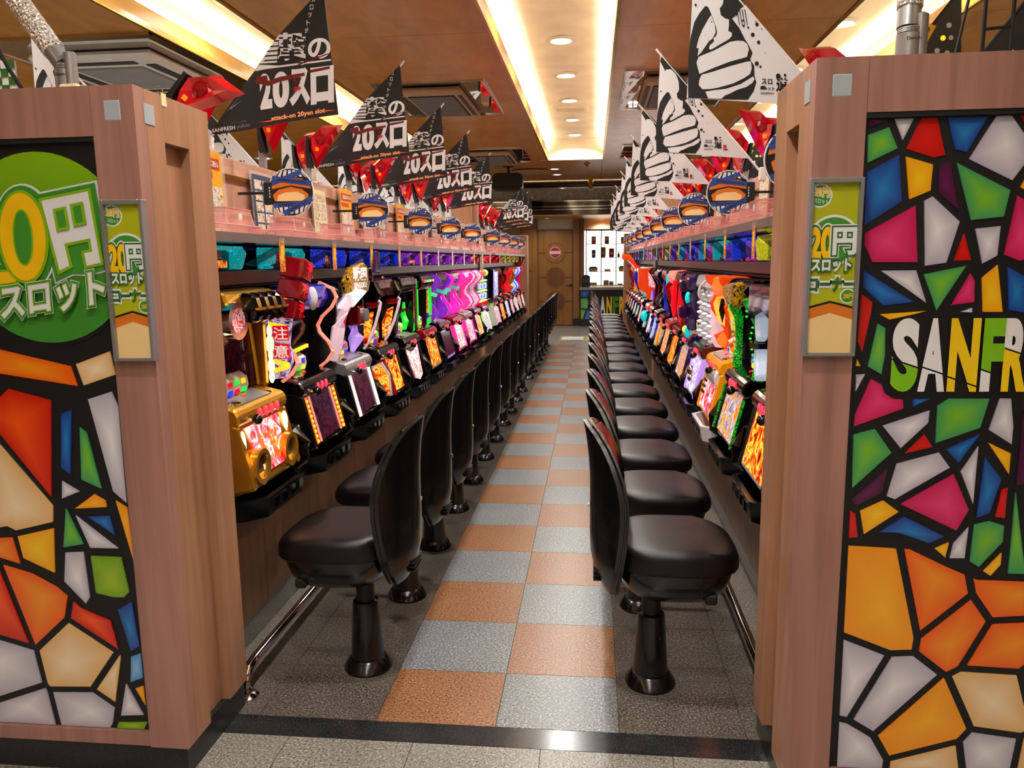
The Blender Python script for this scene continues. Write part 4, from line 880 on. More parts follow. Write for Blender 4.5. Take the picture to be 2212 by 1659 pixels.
SPL = [
 dict(look='gold cabinet, black barrels and a stack of red cubes', body='gold_metal', crown='gold_metal', plate=('gold_metal', 'gold_metal'), prof='pole', screen='screenred', ses=.55, deck='gold_metal', lframe='gold_metal', lower='red', les=.8, lshape=[(-.09, .12), (.09, .12), (.15, .93), (-.15, .93)], lside='gold_metal', nb=4, ltext=('銭形', 0, .22, .17, .55, 'lit_orange'), extra=x_gold),
 dict(look='orange wavy light tubes and a warning-sign side panel', crown='gloss_blue', emblem='gloss_white', prof='wave', edge='lit_salmon', screen='black', ses=.1, deck='dark_chrome', lframe='dark_chrome', lower='dark', les=.5, extra=x_caution),
 dict(look='white and pink arch and a large gold lettered head', crown='black_gloss', prof='straight', screen='black', ses=.1, deck='silver', lframe='chrome', lower='dark', les=.8, extra=x_arch),
 dict(look='ribbed chrome shoulders and red chins', crown='gloss_darkred', prof='angle', plate=('dark_chrome', 'dark_chrome'), edge='lit_palepink', screen='dark', deck='dark_chrome', lframe='chrome', lower='fire', extra=x_chrome),
 dict(look='dark glass, red belt and green snake', crown='black_gloss', prof='straight', plate=('black_gloss', 'black_gloss'), screen='black', ses=.15, lower='white', les=1.1, lshape=[(-.10, .05), (0, -.03), (.10, .05), (.17, .95), (.06, .82), (-.06, .82), (-.17, .95)], lframe='black_gloss', extra=x_belt),
 dict(look='bright green arrow lights', crown='black_gloss', prof='pole', screen='black', ses=.2, lower='fire', les=.9, deck='gloss_red', lframe='gloss_white', extra=x_arrow),
 dict(look='deep purple wavy sides with mint bands', crown='gloss_purple', prof='wave', plate=('lit_purple', 'lit_purple'), band=('lit_mint', 1.22), screen='purple', lower='dark', les=.7, edge=None, lframe='lit_lilac', deck='dark_chrome', extra=x_evan),
 dict(look='magenta wavy sides with mint bands', crown='gloss_purple', prof='wave', plate=('lit_magenta', 'lit_magenta'), band=('lit_mint', 1.24), screen='purple', lower='white', les=.8, lside='lit_hotpink', lframe='gloss_white', deck='gloss_red'),
 dict(look='hot pink wavy sides', crown='lit_hotpink', prof='wave', plate=('lit_hotpink', 'lit_hotpink'), screen='pink', lower='pink', lside='lit_hotpink', lframe='gloss_white', deck='silver'),
 dict(look='pearl white wavy sides edged in pink', crown='gloss_white', prof='wave', plate=('lit_palepink', 'lit_palepink'), edge='lit_hotpink', screen='pink', lower='orange', lside='gloss_purple', band=None),
 dict(look='pale lanterns on glass columns and red cups', crown='gloss_blue', prof='pole', screen='teal', lower='lilac', deck='gloss_purple', lside='lit_lime', extra=x_totem),
 dict(look='big black hood with a blue screen', crown='black_gloss', prof='pole', screen='blue', lower='pink', deck='chrome', lside='gloss_white', extra=x_box),
 dict(look='dark red sides and fiery lower glass', crown='gloss_red', prof='angle', plate=('gloss_darkred', 'gloss_red'), screen='red', ses=.5, lower='fire', lside='gloss_darkred', tray='gloss_darkred'),
 dict(look='red crest over a black front', crown='gloss_red', prof='blade', plate=('black_gloss', 'gloss_red'), screen='red', lower='lilac', lframe='lit_lilac'),
 dict(look='crimson drop lamps and a pink lower glass', crown='gloss_purple', prof='wave', plate=('lit_red', 'lit_red'), screen='gold', lower='pink'),
 dict(look='golden filigree sides', crown='gold_metal', prof='blade', plate=('gold_metal', 'gold_metal'), screen='fire', lower='white', lside='gloss_white'),
 dict(look='pale blue curved blades', crown='gloss_white', prof='wave', plate=('lit_ice', 'lit_ice'), edge='lit_blue', screen='blue', lower='mix', lside='gloss_white'),
 dict(look='black and red crescent sides', crown='chrome', prof='lean', plate=('black_gloss', 'lit_red'), screen='mix', lower='white', lframe='gloss_white')]
SPR = [
 dict(look='ice-white crystal columns', crown='black_gloss', prof='crystal', plate=('black_gloss', 'black_gloss'), screen='blue', ses=.5, lower='fire', lsc=10, les=.8, lframe='gloss_white', deck='gloss_darkred', extra=x_ice),
 dict(look='glittering green snake columns and gold crest', crown='dark_chrome', prof='lean', plate=('black_gloss', 'black_gloss'), screen='dark', ses=.3, lower='mix', lsc=9, lframe='chrome', deck='black_gloss', extra=x_snake),
 dict(look='orange blade sides around a black sword', crown='lit_orange', prof='blade', plate=('gloss_orange', 'gloss_orange'), screen='orange', ses=.5, lower='red', lsc=9, les=1.0, lframe='gloss_amber', lside='gloss_amber', deck='gloss_amber', tray='gloss_white', extra=x_blade),
 dict(look='white rib-cage columns and a bone wing', crown='gloss_white', prof='straight', plate=('lit_palepink', 'gloss_white'), screen='white', ses=.6, lower='lilac', lside='lit_lilac', lframe='gloss_white', deck='gloss_darkred', extra=x_skeleton),
 dict(look='dark purple horned plates with teal gems', crown='gloss_purple', prof='angle', plate=('gloss_purple', 'gloss_purple'), screen='purple', lower='mix', lside='gloss_purple', deck='gloss_purple', extra=x_dragon),
 dict(look='deep red curtain sides', crown='gloss_purple', prof='straight', plate=('gloss_red', 'gloss_red'), screen='red', lower='fire', deck='dark_chrome', extra=x_curtain),
 dict(look='red dotted banner sides', crown='lit_salmon', prof='angle', plate=('lit_red', 'gloss_red'), screen='mix', lower='orange', deck='gloss_red'),
 dict(look='teal feather and grey limbs', crown='dark_chrome', prof='straight', plate=('black_gloss', 'gloss_blue'), screen='blue', lower='fire', lside='gloss_white', extra=x_feather),
 dict(look='polished chrome legs', crown='chrome', prof='wave', plate=('dark_chrome', 'chrome'), screen='lilac', lower='blue', lside='gloss_blue'),
 dict(look='maroon curved sides', crown='dark_chrome', prof='lean', plate=('gloss_darkred', 'gloss_darkred'), screen='dark', lower='lilac', lside='gloss_purple'),
 dict(look='hanging orange toy gun and blue dome', crown='gloss_white', prof='pole', plate=('gloss_white', 'lit_purple'), screen='pink', lower='blue', deck='gloss_orange', extra=x_gun),
 dict(look='pale violet poles', crown='gloss_white', prof='pole', plate=('lit_lilac', 'lit_lilac'), screen='purple', lower='pink'),
 dict(look='mint wavy sides', crown='gloss_white', prof='wave', plate=('lit_mint', 'lit_mint'), screen='teal', lower='teal'),
 dict(look='plain black front with white lower glass', crown='black_gloss', prof='straight', screen='dark', lower='white'),
 dict(look='blue glossy sides', crown='gloss_blue', prof='angle', plate=('gloss_blue', 'gloss_blue'), screen='blue', lower='blue'),
 dict(look='amber sides and gold screen', crown='gloss_amber', prof='lean', plate=('gloss_amber', 'gloss_amber'), screen='gold', lower='orange'),
 dict(look='bright pink poles and white tray', crown='lit_hotpink', prof='pole', plate=('lit_hotpink', 'lit_hotpink'), screen='pink', lower='pink', tray='gloss_white'),
 dict(look='crimson blades beside the far end panel', crown='gloss_red', prof='blade', plate=('gloss_red', 'gloss_red'), screen='red', lower='fire')]
for I, SP in zip(ISL, (SPL, SPR)):
    for k, (y, sp) in enumerate(zip(MY, SP)):
        sp = dict(sp); sp['label'] = 'slot machine with ' + sp['look']; machine(I, k, y + I['dy'], sp)

# ================================================================== SHELF ROW: data counters, straps, paper strips, pink trays
CL = ['teal'] * 2 + ['blue'] * 3 + ['purple'] * 5 + ['red'] * 4 + ['pale'] * 4
HX = {'teal': '#12b4bc', 'blue': '#1c3ce0', 'purple': '#a02ad0', 'red': '#e8122c', 'pale': '#d8cf62', 'pink': '#f024a8', 'yellow': '#e8e030', 'cyan': '#12a0d0', 'violet': '#6a38d8', 'magenta': '#c030c8', 'amber': '#f0a818', 'green': '#40c860'}
def mixh(h, w_, k): return '#' + ''.join('%02x' % int(int(h[i:i + 2], 16) * (1 - k) + w_ * k) for i in (1, 3, 5))
for n, h in HX.items(): art('dc_' + n, [mixh(h, 0, .45), h, mixh(h, 0, .2), h, mixh(h, 255, .45)], 90, .55, 2, dist=.2)
CR = [('yellow', 'teal', 'teal'), ('pink', 'yellow', 'red'), ('violet', 'blue', 'magenta'), ('violet', 'teal', 'violet'), ('magenta', 'cyan', 'red'), ('violet', 'blue', 'violet'), ('magenta', 'cyan', 'red'), ('pale', 'violet', 'red'), ('cyan', 'pale', 'cyan'), ('violet', 'red', 'blue'), ('amber', 'cyan', 'green'), ('purple', 'amber', 'pink'), ('pale', 'pink', 'red'), ('blue', 'pale', 'violet'), ('violet', 'cyan', 'blue'), ('purple', 'blue', 'violet'), ('violet', 'purple', 'blue'), ('pink', 'violet', 'purple')]
def data_counter(I, k, y, c0, c1, c2):
    t = thing('data_counter', '%s-lit data counter above the %s machine from %s' % (c0, ORD[k], I['end']), 'counter display', (I['x'], y + (.06 if k != 10 else .0), 0), 0 if I['s'] > 0 else math.pi, 'data counters'); c = MC(t, I['s'])
    z0, h = I['hz'] + .0015, I['sz'] - I['hz'] - .012; Z = lambda k_: z0 + h * k_
    c.bx('case', 'black_gloss', -.18, -.02, -.2, .2, z0, Z(.9))
    c.front('screen', 'black_gloss', [(-.075, Z(.04)), (.13, Z(.04)), (.13, Z(.8)), (-.075, Z(.8))], -.02, .0)
    if k == 0 or k % 6 == 5: c.front('screen_picture', A('fire' if I['s'] > 0 else 'blue', .7, 22, k), [(-.05, Z(.1)), (.11, Z(.1)), (.11, Z(.42)), (-.05, Z(.42))], .0, .002)
    for j, (dg, zz) in enumerate((('11', .58), ('11', .36))): c.txt('digits', 'lit_red' if k < 2 else 'lit_white', dg, .003, -.045, Z(zz), .028, h * .15, .01)
    c.front('near_lens', 'dc_' + c0, [(-.205, Z(.22)), (-.15, Z(.16)), (-.098, Z(.24)), (-.085, Z(.5)), (-.088, Z(.86)), (-.20, Z(.94))], -.02, .02, bevel=.006)
    c.front('near_lens_foot', 'dc_' + c2, [(-.19, z0), (-.14, z0), (-.135, Z(.13)), (-.195, Z(.18))], -.02, .026, bevel=.003)
    c.front('lens_tail', 'dark_chrome', [(-.135, z0), (-.09, z0), (-.085, Z(.18)), (-.13, Z(.12))], -.02, .04, bevel=.003)
    c.front('far_lens', 'dc_' + c1, [(.135, Z(.02)), (.16, Z(.02)), (.205, Z(.72)), (.19, Z(.9)), (.15, Z(.9))], -.02, .04, bevel=.006)
    c.front('top_bar', 'dc_' + c1, [(-.2, Z(.86)), (.19, Z(.86)), (.185, Z(1.03)), (-.195, Z(1.03))], -.02, .034, bevel=.003)
def strap(I, k, y, col):
    x0 = I['x']; za, zb = I['hz'] + .02, I['sz'] - .001; P = []
    for d in (0, .002): P += [(x0 + I['s'] * .01, y - .33 + d, za), (x0 + I['s'] * .055, y - .33 + d, za - .008), (x0 + I['s'] * .14, y - .20 + d, zb - .008), (x0 + I['s'] * .095, y - .20 + d, zb)]
    o = B().add(P, [(0, 1, 2, 3), (7, 6, 5, 4), (0, 4, 5, 1), (1, 5, 6, 2), (2, 6, 7, 3), (3, 7, 4, 0)]).o('shelf_strap', col)
    tag(o, 'slanted light-tinted strap under the shelf before the %s machine from %s' % (ORD[k], I['end']), 'strap', 'light-tinted shelf straps')
clear_plastic('strap_teal', '#2aa0b0', .5); clear_plastic('strap_blue', '#3a4cd0', .5); clear_plastic('strap_violet', '#8a3ac0', .5); clear_plastic('strap_red', '#b02a40', .5)  # brightened strap tints stand in for the data counters' coloured light
for k, y in enumerate(MY):
    c0 = CL[k]; data_counter(ISL[0], k, y, c0, c0, c0); data_counter(ISL[1], k, y, *CR[k])
    if k: strap(ISL[0], k, y, {'teal': 'strap_teal', 'blue': 'strap_blue', 'purple': 'strap_violet'}.get(c0, 'strap_red'))
    if k: strap(ISL[1], k, y, ['strap_teal', 'strap_violet', 'strap_blue'][k % 3])
# hanging paper strips
def make_strip():
    t = thing('hanging_strip', 'x', 'poster')
    B().box(.0, .0015, -.026, .026, -.118, .0).o('paper', art('strip_art', ARTP['strip'], 22, .0, 4, dist=3), t)
    B().box(.0015, .002, -.012, .012, -.075, -.02).o('figure_print', 'print_yellow', t); B().box(-.003, .004, -.02, .02, -.006, .012).o('clip', 'acrylic', t)
    return t
strip0 = make_strip(); u2 = []
for I in ISL:
    for k, y in enumerate(MY):
        if k == 17: continue
        place(strip0, u2, (I['x'] + I['s'] * .16, y + .3085, I['sz'] + .012), 0 if I['s'] > 0 else math.pi, 'narrow orange paper strip hanging after the %s machine from %s' % (ORD[k], I['end']), 'hanging paper strips')
# pink trays
def make_tray():
    t = thing('pink_tray', 'x', 'tray')
    def shell(x0, x1, y0, y1, z0, z1, tp):
        b = B(); w_ = .003
        for (a, b_, c_, d_) in ((x0, x0, y0, y1), (x1, x1, y0, y1), (x0, x1, y0, y0), (x0, x1, y1, y1)):
            cx, cy = (x0 + x1) / 2, (y0 + y1) / 2; f = lambda v, m: m + (v - m) * tp
            p = [(a, c_, z0), (b_, d_, z0), (f(b_, cx), f(d_, cy), z1), (f(a, cx), f(c_, cy), z1)]; b.add(p, [(0, 1, 2, 3)])
        f = lambda v, m: m + (v - m) * tp; cx, cy = (x0 + x1) / 2, (y0 + y1) / 2
        b.add([(f(x0, cx), f(y0, cy), z1), (f(x1, cx), f(y0, cy), z1), (f(x1, cx), f(y1, cy), z1), (f(x0, cx), f(y1, cy), z1)], [(0, 1, 2, 3)])
        return b
    shell(-.07, .07, -.21, .21, 0, .032, .97).o('lower_box', 'pink_clear', t); shell(-.06, .06, -.06, .17, .032, .088, .86).o('upper_box', 'pink_clear', t)
    
    for x0, x1, y0, y1, z in ((-.0516, .0516, -.044, .154, .0885), (-.068, .068, -.204, .204, .0325), (-.07, .07, -.21, .21, .002)): B().tube([(x0, y0, z), (x1, y0, z), (x1, y1, z), (x0, y1, z)], .0022, 5, True).o('rim', 'pink_highlight', t)  # pale tubes along the edges stand in for highlights on clear plastic
    for x_, y_ in ((.056, -.052), (.056, .162)): B().tube([(x_ + .003, y_ + (.0 if y_ < 0 else .004), .033), (x_ - .006, y_ + (.008 if y_ < 0 else -.008), .088)], .002, 5).o('corner_highlight', 'pink_highlight', t)
    shell(.0, .06, -.17, -.06, .032, .06, .9).o('side_box', 'pink_clear', t); B().box(-.055, .055, -.05, .16, .088, .092).o('lid_rim', 'pink_clear', t); B().box(.052, .056, .05, .075, .05, .075).o('clasp', 'white_plastic', t)
    return t
tray0 = make_tray(); u3 = []
for I in ISL:
    for k, y in enumerate(MY):
        place(tray0, u3, (I['x'] + I['s'] * .06, y, I['sz'] + .0285), 0 if I['s'] > 0 else math.pi, 'clear pink plastic tray on the shelf above the %s machine from %s' % (ORD[k], I['end']), 'pink shelf trays')

# ================================================================== ISLAND END CAPS
ZC = 1.955; YF, YB = 1.955, 2.345
def end_cap(xa, s, label):
    """xa: aisle corner, s: direction away from the aisle"""
    t = thing('end_cap', label, 'end cap', (0, 0, 0)); X = lambda d: xa + s * d
    def bx(n, m, d0, d1, y0, y1, z0, z1, **k): return B().box(X(d0), X(d1), y0, y1, z0, z1).o(n, m, t, **k)
    bx('plinth', 'granite_plinth', .012, .85, YF + .012, YB - .005, 0, .094)
    bx('core', 'pink_wood', .036, .86, YF + .05, YB - .002, .094, ZC - .01)
    bx('front_stile', 'pink_wood', 0, .118, YF, YF + .05, .094, ZC); bx('front_stile', 'pink_wood', .74, .86, YF, YF + .05, .094, ZC)
    bx('top_rail', 'pink_wood', .119, .739, YF, YF + .05, 1.83, ZC); bx('bottom_rail', 'pink_wood', .119, .739, YF + .006, YF + .05, .094, .136)
    bx('top_board', 'pink_wood', .036, .86, YF + .05, YB, ZC - .01, ZC)
    bx('side_stile', 'tan_warm_lit_wood', 0, .036, YF + .051, 2.09, .094, ZC); bx('side_stile', 'tan_warm_lit_wood', 0, .036, 2.219, YB, .094, ZC)  # sides coloured warmer than the front to paint in the aisle's light
    bx('side_top_rail', 'tan_warm_lit_wood', 0, .036, 2.0905, 2.2185, 1.83, ZC); bx('side_recess', 'tan_warm_lit_wood', .030, .036, 2.0905, 2.2185, .094, 1.829)
    bx('panel_board', 'ink_black', .119, .739, YF + .021, YF + .05, .136, 1.83)
    bx('panel_shadow_strip', 'black_matt', .119, .739, YF + .004, YF + .021, 1.818, 1.83)  # solid black strip standing in for the shade under the top rail
    b = B().prism([(X(.037) , 1.866), (X(.083), 1.866), (X(.083), 1.918), (X(.037), 1.918)], 'y', YF - .002, YF + .004); b.o('square_lens', 'lens_white', t, bevel=.006)
    B().box(xa - s * .002, xa + s * .004, 1.998, 2.045, 1.866, 1.918).o('square_lens', 'lens_white', t)
    return t
capL = end_cap(-1.172, -1, 'pink wood end cap with green 20円 panel')
capR = end_cap(.517, 1, 'pink wood end cap with stained-glass lettered panel')
YP = YF + .021
def plane(P, cx, cy, sc, x0, x1):
    out = []
    for x, y in P:
        q = at(cx + x * sc, cy + y * sc, 'y', YP); out.append((q.x, q.z))
    return clip(out, x0, x1, .138, 1.816)
# right panel: traced pieces
C3 = [('P', [(460, 500), (540, 515), (548, 525), (455, 560)]), ('W', [(583, 470), (730, 466), (645, 630)]), ('R', [(762, 480), (832, 480), (883, 712), (820, 728), (667, 678)]), ('B', [(888, 474), (1145, 462), (1003, 697), (938, 682)]),
 ('W', [(1197, 452), (1227, 452), (1327, 600), (1340, 745), (1257, 855), (1017, 736)]), ('G', [(450, 602), (568, 558), (617, 675), (448, 757)]), ('B', [(446, 808), (625, 712), (640, 972), (430, 1108)]), ('Y', [(663, 722), (814, 766), (800, 912), (682, 960)]),
 ('P', [(848, 768), (908, 750), (963, 1030), (842, 920)]), ('G', [(948, 757), (1246, 910), (1210, 1058), (1027, 1077)]), ('K', [(717, 995), (727, 1312), (475, 1312), (432, 1215), (434, 1150)]), ('W', [(812, 945), (963, 1085), (888, 1315), (770, 1332), (766, 968)]),
 ('R', [(988, 1152), (1027, 1300), (932, 1304)]), ('W', [(1052, 1125), (1192, 1110), (1173, 1275), (1090, 1320)]), ('K', [(1288, 940), (1400, 1010), (1390, 1270), (1300, 1305), (1212, 1270)]), ('Y', [(1305, 893), (1330, 845), (1420, 830), (1410, 960)]),
 ('B', [(425, 1358), (708, 1535), (535, 1555), (422, 1450)]), ('W', [(523, 1360), (720, 1358), (776, 1540)]), ('G', [(763, 1380), (1000, 1332), (833, 1582)]), ('K', [(1024, 1375), (1047, 1415), (1045, 1535), (918, 1552)]), ('Y', [(1176, 1327), (1203, 1590), (1093, 1590), (1088, 1400)]), ('B', [(1230, 1337), (1360, 1410), (1350, 1600), (1237, 1580)]), ('R', [(1280, 450), (1400, 450), (1400, 700), (1360, 590)])]
C4 = [('R', [(415, -65), (475, -20), (470, 30), (418, 260), (392, 200)]), ('Y', [(515, 48), (775, 30), (700, 50), (570, 78)]), ('W', [(970, 35), (1033, 12), (1033, 38)]), ('G', [(505, 100), (547, 125), (545, 280), (525, 385), (450, 340)]), ('Y', [(390, 300), (410, 338), (383, 338)]), ('W', [(383, 385), (435, 382), (382, 480)]),
 ('K', [(468, 410), (525, 440), (545, 490), (590, 520), (645, 525), (648, 575), (372, 675), (378, 610)]), ('B', [(703, 522), (800, 520), (700, 566)]), ('G', [(905, 520), (1130, 520), (1078, 683), (828, 768), (840, 560)]), ('W', [(1190, 520), (1250, 520), (1272, 787), (1128, 695)]), ('B', [(1295, 520), (1400, 520), (1380, 700), (1327, 690)]),
 ('W', [(533, 672), (795, 587), (787, 655), (633, 797)]), ('G', [(370, 722), (490, 690), (582, 822), (362, 1020)]), ('R', [(767, 720), (810, 790), (658, 826)]), ('B', [(1078, 718), (957, 880), (888, 805)]), ('W', [(848, 822), (908, 905), (600, 1082), (557, 1065), (612, 885)]), ('W', [(1068, 788), (1038, 1108), (970, 930)]), ('Y', [(1122, 765), (1258, 830), (1250, 960)]),
 ('B', [(1105, 848), (1197, 970), (1130, 1160), (1057, 1185)]), ('P', [(563, 910), (528, 1045), (385, 1120), (358, 1085)]), ('K', [(930, 943), (1014, 1143), (945, 1257), (635, 1110)]), ('R', [(1340, 975), (1420, 1060), (1287, 1200), (1163, 1180), (1200, 1030)]), ('G', [(1310, 735), (1420, 720), (1400, 930), (1300, 938)]), ('Y', [(537, 1090), (622, 1152), (428, 1277), (407, 1148)]),
 ('B', [(655, 1180), (877, 1290), (792, 1328), (620, 1270), (517, 1265)]), ('R', [(352, 1145), (380, 1165), (393, 1295), (343, 1298)]), ('Y', [(903, 1325), (882, 1408), (825, 1358)]), ('W', [(1013, 1240), (990, 1412), (908, 1412), (930, 1330)]), ('G', [(1130, 1205), (1273, 1248), (1070, 1460), (1020, 1430), (1045, 1225)]), ('Y', [(1288, 1292), (1275, 1450), (1200, 1440), (1135, 1510), (1097, 1485)]), ('W', [(1320, 1330), (1420, 1240), (1420, 1478), (1305, 1478)])]
RX0, RX1 = .517 + .120, .517 + .738
poly = [(c, plane(P, 1700, 60, .3858, RX0, 1.03)) for c, P in C3] + [(c, plane(P, 1700, 660, .3858, RX0, 1.03)) for c, P in C4]
rr = random.Random(11)
def jit_cells(region, bx, step, gap, rnd):
    sd = []; j = 0; y = bx[2]
    while y < bx[3]:
        x = bx[0] + (step / 2 if j % 2 else 0)
        while x < bx[1]: sd.append((x + rnd.uniform(-.46, .46) * step, y + rnd.uniform(-.46, .46) * step)); x += step
        y += step * .9; j += 1
    return cells(region, sd, gap)
def from_px(P): return [(at(x, y, 'y', YP).x, at(x, y, 'y', YP).z) for x, y in P]
reg = from_px([(1832, 1178), (1965, 1186), (2040, 1222), (2110, 1252), (2520, 1268), (2520, 1700), (1805, 1700)])
for P in jit_cells(reg, (.66, 1.28, .14, .72), .19, .02, rr):
    P = clip(P, RX0, RX1, .138, 1.816)
    if len(P) > 2:
        z = sum(q[1] for q in P) / len(P); poly.append((rr.choice('OAOAVO') if z > .43 else rr.choice('CWCWCA'), P))
for (za, zb) in ((1.36, 1.81), (.70, 1.12)):
    for P in jit_cells([(1.05, za), (RX1, za), (RX1, zb), (1.05, zb)], (1.07, 1.26, za + .05, zb), .14, .02, rr):
        if len(P) > 2: poly.append((rr.choice('WBGYKRP'), P))
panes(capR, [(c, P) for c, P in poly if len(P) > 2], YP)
# SANFRESH lettering, every letter in two colours split by a slanted cut
LT = [('S', 1921, 1979, 'W', 'G', .45), ('A', 1981, 2039, 'W', 'W', .35), ('N', 2044, 2108, 'Y', 'Y', .2), ('F', 2115, 2163, 'G', 'W', .3), ('R', 2161, 2214, 'W', 'Y', .6), ('E', 2222, 2268, 'K', 'B', .5), ('S', 2276, 2330, 'Y', 'W', .5), ('H', 2338, 2392, 'G', 'W', .4)]
attr_mat('letter_print', .16, 0, .5)
for ch, xa, xb, ctop, cbot, cut in LT:
    p0 = at(xa, 846, 'y', YP - .006); p1 = at(xb, 846, 'y', YP - .006); p2 = at(xa, 691, 'y', YP - .006); p3 = at(xb, 691, 'y', YP - .006)
    for part in (0, 1):
        b = B(); text(b, ch, p0, (p1.x - p0.x, 0, 0), (0, 0, p2.z - p0.z), .055)
        me = b.mesh('letter', fix=False); bm = bmesh.new(); bm.from_mesh(me)
        zc = p0.z + (p2.z - p0.z) * cut
        bmesh.ops.bisect_plane(bm, geom=bm.verts[:] + bm.edges[:] + bm.faces[:], plane_co=(p0.x, 0, zc), plane_no=(.35, 0, 1), clear_outer=(part == 0), clear_inner=(part == 1))
        bm.to_mesh(me); bm.free()
        if part == 1:
            for v_ in me.vertices: v_.co.z += .004
        link('letter', me, mat('letter_' + (cbot if part == 0 else ctop), PAL[cbot if part == 0 else ctop][0], .2, coat=.3), capR)
# left panel
Z1 = [('O', [(-60, 1095), (345, 1190), (378, 1285), (-60, 1215)]), ('C', [(372, 1180), (535, 1118), (565, 1230), (410, 1283)]), ('B', [(300, 1420), (350, 1400), (345, 1715), (300, 1680)]), ('V', [(45, 1300), (250, 1355), (252, 1820), (-60, 1440), (-60, 1400)]), ('W', [(430, 1350), (542, 1313), (577, 1390), (616, 1850), (552, 1795)])]
Z2 = [('G', [(380, 50), (412, 75), (482, 338), (388, 295)]), ('C', [(-60, 60), (253, 420), (253, 495), (80, 535), (40, 515), (-60, 530)]), ('W', [(297, 303), (378, 352), (297, 385)]), ('A', [(448, 365), (500, 395), (507, 425), (358, 432)]), ('G', [(315, 433), (397, 600), (303, 615)]), ('B', [(415, 470), (522, 465), (547, 558)]), ('W', [(362, 467), (560, 620), (430, 617)]),
 ('W', [(313, 640), (397, 637), (427, 850), (410, 880), (308, 775)]), ('L', [(432, 655), (575, 662), (613, 825), (590, 850), (540, 850), (457, 830)]), ('A', [(550, 395), (605, 430), (640, 700)]), ('Y', [(88, 563), (257, 525), (262, 735), (115, 665)]), ('B', [(560, 910), (625, 870), (662, 1080), (622, 1105)]), ('S', [(622, 1130), (668, 1115), (678, 1230), (620, 1250)]), ('W', [(598, 1260), (680, 1405), (575, 1408)]), ('A', [(643, 1280), (680, 1268), (690, 1360)]), ('L', [(565, 1440), (700, 1440), (665, 1508), (540, 1508)])]
LX0, LX1 = -1.172 - .738, -1.172 - .120
poly = [(c, plane(P, 0, 260, .446, LX0, LX1)) for c, P in Z1] + [(c, plane(P, 0, 900, .4575, LX0, LX1)) for c, P in Z2]
reg = from_px([(-110, 1165), (28, 1160), (48, 1226), (125, 1268), (175, 1312), (240, 1340), (262, 1420), (245, 1560), (225, 1600), (-110, 1620)])
for P in jit_cells(reg, (-1.82, -1.3, .14, .64), .18, .02, rr):
    P = clip(P, LX0, LX1, .138, 1.816)
    if len(P) > 2:
        z = sum(q[1] for q in P) / len(P); poly.append((rr.choice('OAVOA') if z > .46 else rr.choice('CWCWCC'), P))
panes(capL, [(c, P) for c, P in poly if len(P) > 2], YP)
def disc_panel(cx, cy, r, m, y):
    c = at(cx, cy, 'y', YP); P = clip([(c.x + r * math.cos(a), c.z + r * math.sin(a)) for a in [2 * math.pi * i / 60 for i in range(60)]], LX0, LX1, .138, 1.816)
    return c, P
c0, P = disc_panel(95, 540, .262, None, 0)
B().prism(P, 'y', YP - .0025, YP).o('black_ring', 'ink_black', capL)
c0, P = disc_panel(95, 538, .254, None, 0)
me = pane_mesh([(x, YP - .003, z) for x, z in P], .0015, S('#6aa81c'), S('#3f8f2b'), (0, -1, 0)); ca = me.color_attributes['Col']
for i, v_ in enumerate(me.vertices):
    k = min(1, max(0, (v_.co.z - c0.z + .06) / .30)); a, b = S('#3c8c2e'), S('#86b80e'); ca.data[i].color = [a[j] + (b[j] - a[j]) * k for j in range(3)] + [1]
me.materials.append(MATS['glass_print']); link('green_disc', me, None, capL)
def clip_obj(b, x0, x1):
    """cut flat lettering at the panel's edges"""
    me = b.mesh('lettering', fix=False); bm = bmesh.new(); bm.from_mesh(me)
    for co, no in (((x0, 0, 0), (-1, 0, 0)), ((x1, 0, 0), (1, 0, 0))): bmesh.ops.bisect_plane(bm, geom=bm.verts[:] + bm.edges[:] + bm.faces[:], plane_co=co, plane_no=no, clear_outer=True)
    bm.to_mesh(me); bm.free(); return me
def px_text(parent, s, a, b, c, layers, yb, x0=None, x1=None, yk='y'):
    """lettering whose box corners a (lower left), b (lower right), c (upper left) are photo pixels on the plane y = yb"""
    for i, (m, off) in enumerate(layers):
        yy = yb - .0012 * i; A_, B_, C_ = (at(*p, 'y', yy) for p in (a, b, c)); bb = B(); text(bb, s, A_, B_ - A_, C_ - A_, off, ref=0.0)
        me = clip_obj(bb, x0, x1) if x0 is not None else bb.mesh('lettering', fix=False)
        link('lettering', me, m, parent)
LY = YP - .006
def inflate(P, d):
    """push a closed outline outwards by d"""
    n = len(P); ar = sum(P[i][0] * P[(i + 1) % n][1] - P[(i + 1) % n][0] * P[i][1] for i in range(n)); sg = 1 if ar > 0 else -1; out = []
    for i in range(n):
        a, b, c = P[i - 1], P[i], P[(i + 1) % n]; u = Vector((b[0] - a[0], b[1] - a[1])).normalized(); v = Vector((c[0] - b[0], c[1] - b[1])).normalized()
        n1, n2 = Vector((u.y, -u.x)) * sg, Vector((v.y, -v.x)) * sg; m = (n1 + n2); k = d / max(.35, (1 + n1.dot(n2)) / 1.0) if m.length > 1e-6 else 0; out.append((b[0] + m.x * k, b[1] + m.y * k))
    return out
def layered(P, layers, y0):
    for i, (m, d) in enumerate(layers):
        Q = clip(from_px([(x * .446, 260 + y * .446) for x, y in inflate(P, d)]), LX0, LX1, .138, 1.816)
        if len(Q) > 2: B().prism(Q, 'y', y0 - .0008 * i - .0008, y0 - .0008 * i).o('glyph_layer', m, capL)
def ell(cx, cy, rx, ry, tilt, n=40): return [(cx + rx * math.cos(a) * math.cos(tilt) - ry * math.sin(a) * math.sin(tilt), cy + rx * math.cos(a) * math.sin(tilt) + ry * math.sin(a) * math.cos(tilt)) for a in [2 * math.pi * i / n for i in range(n)]]
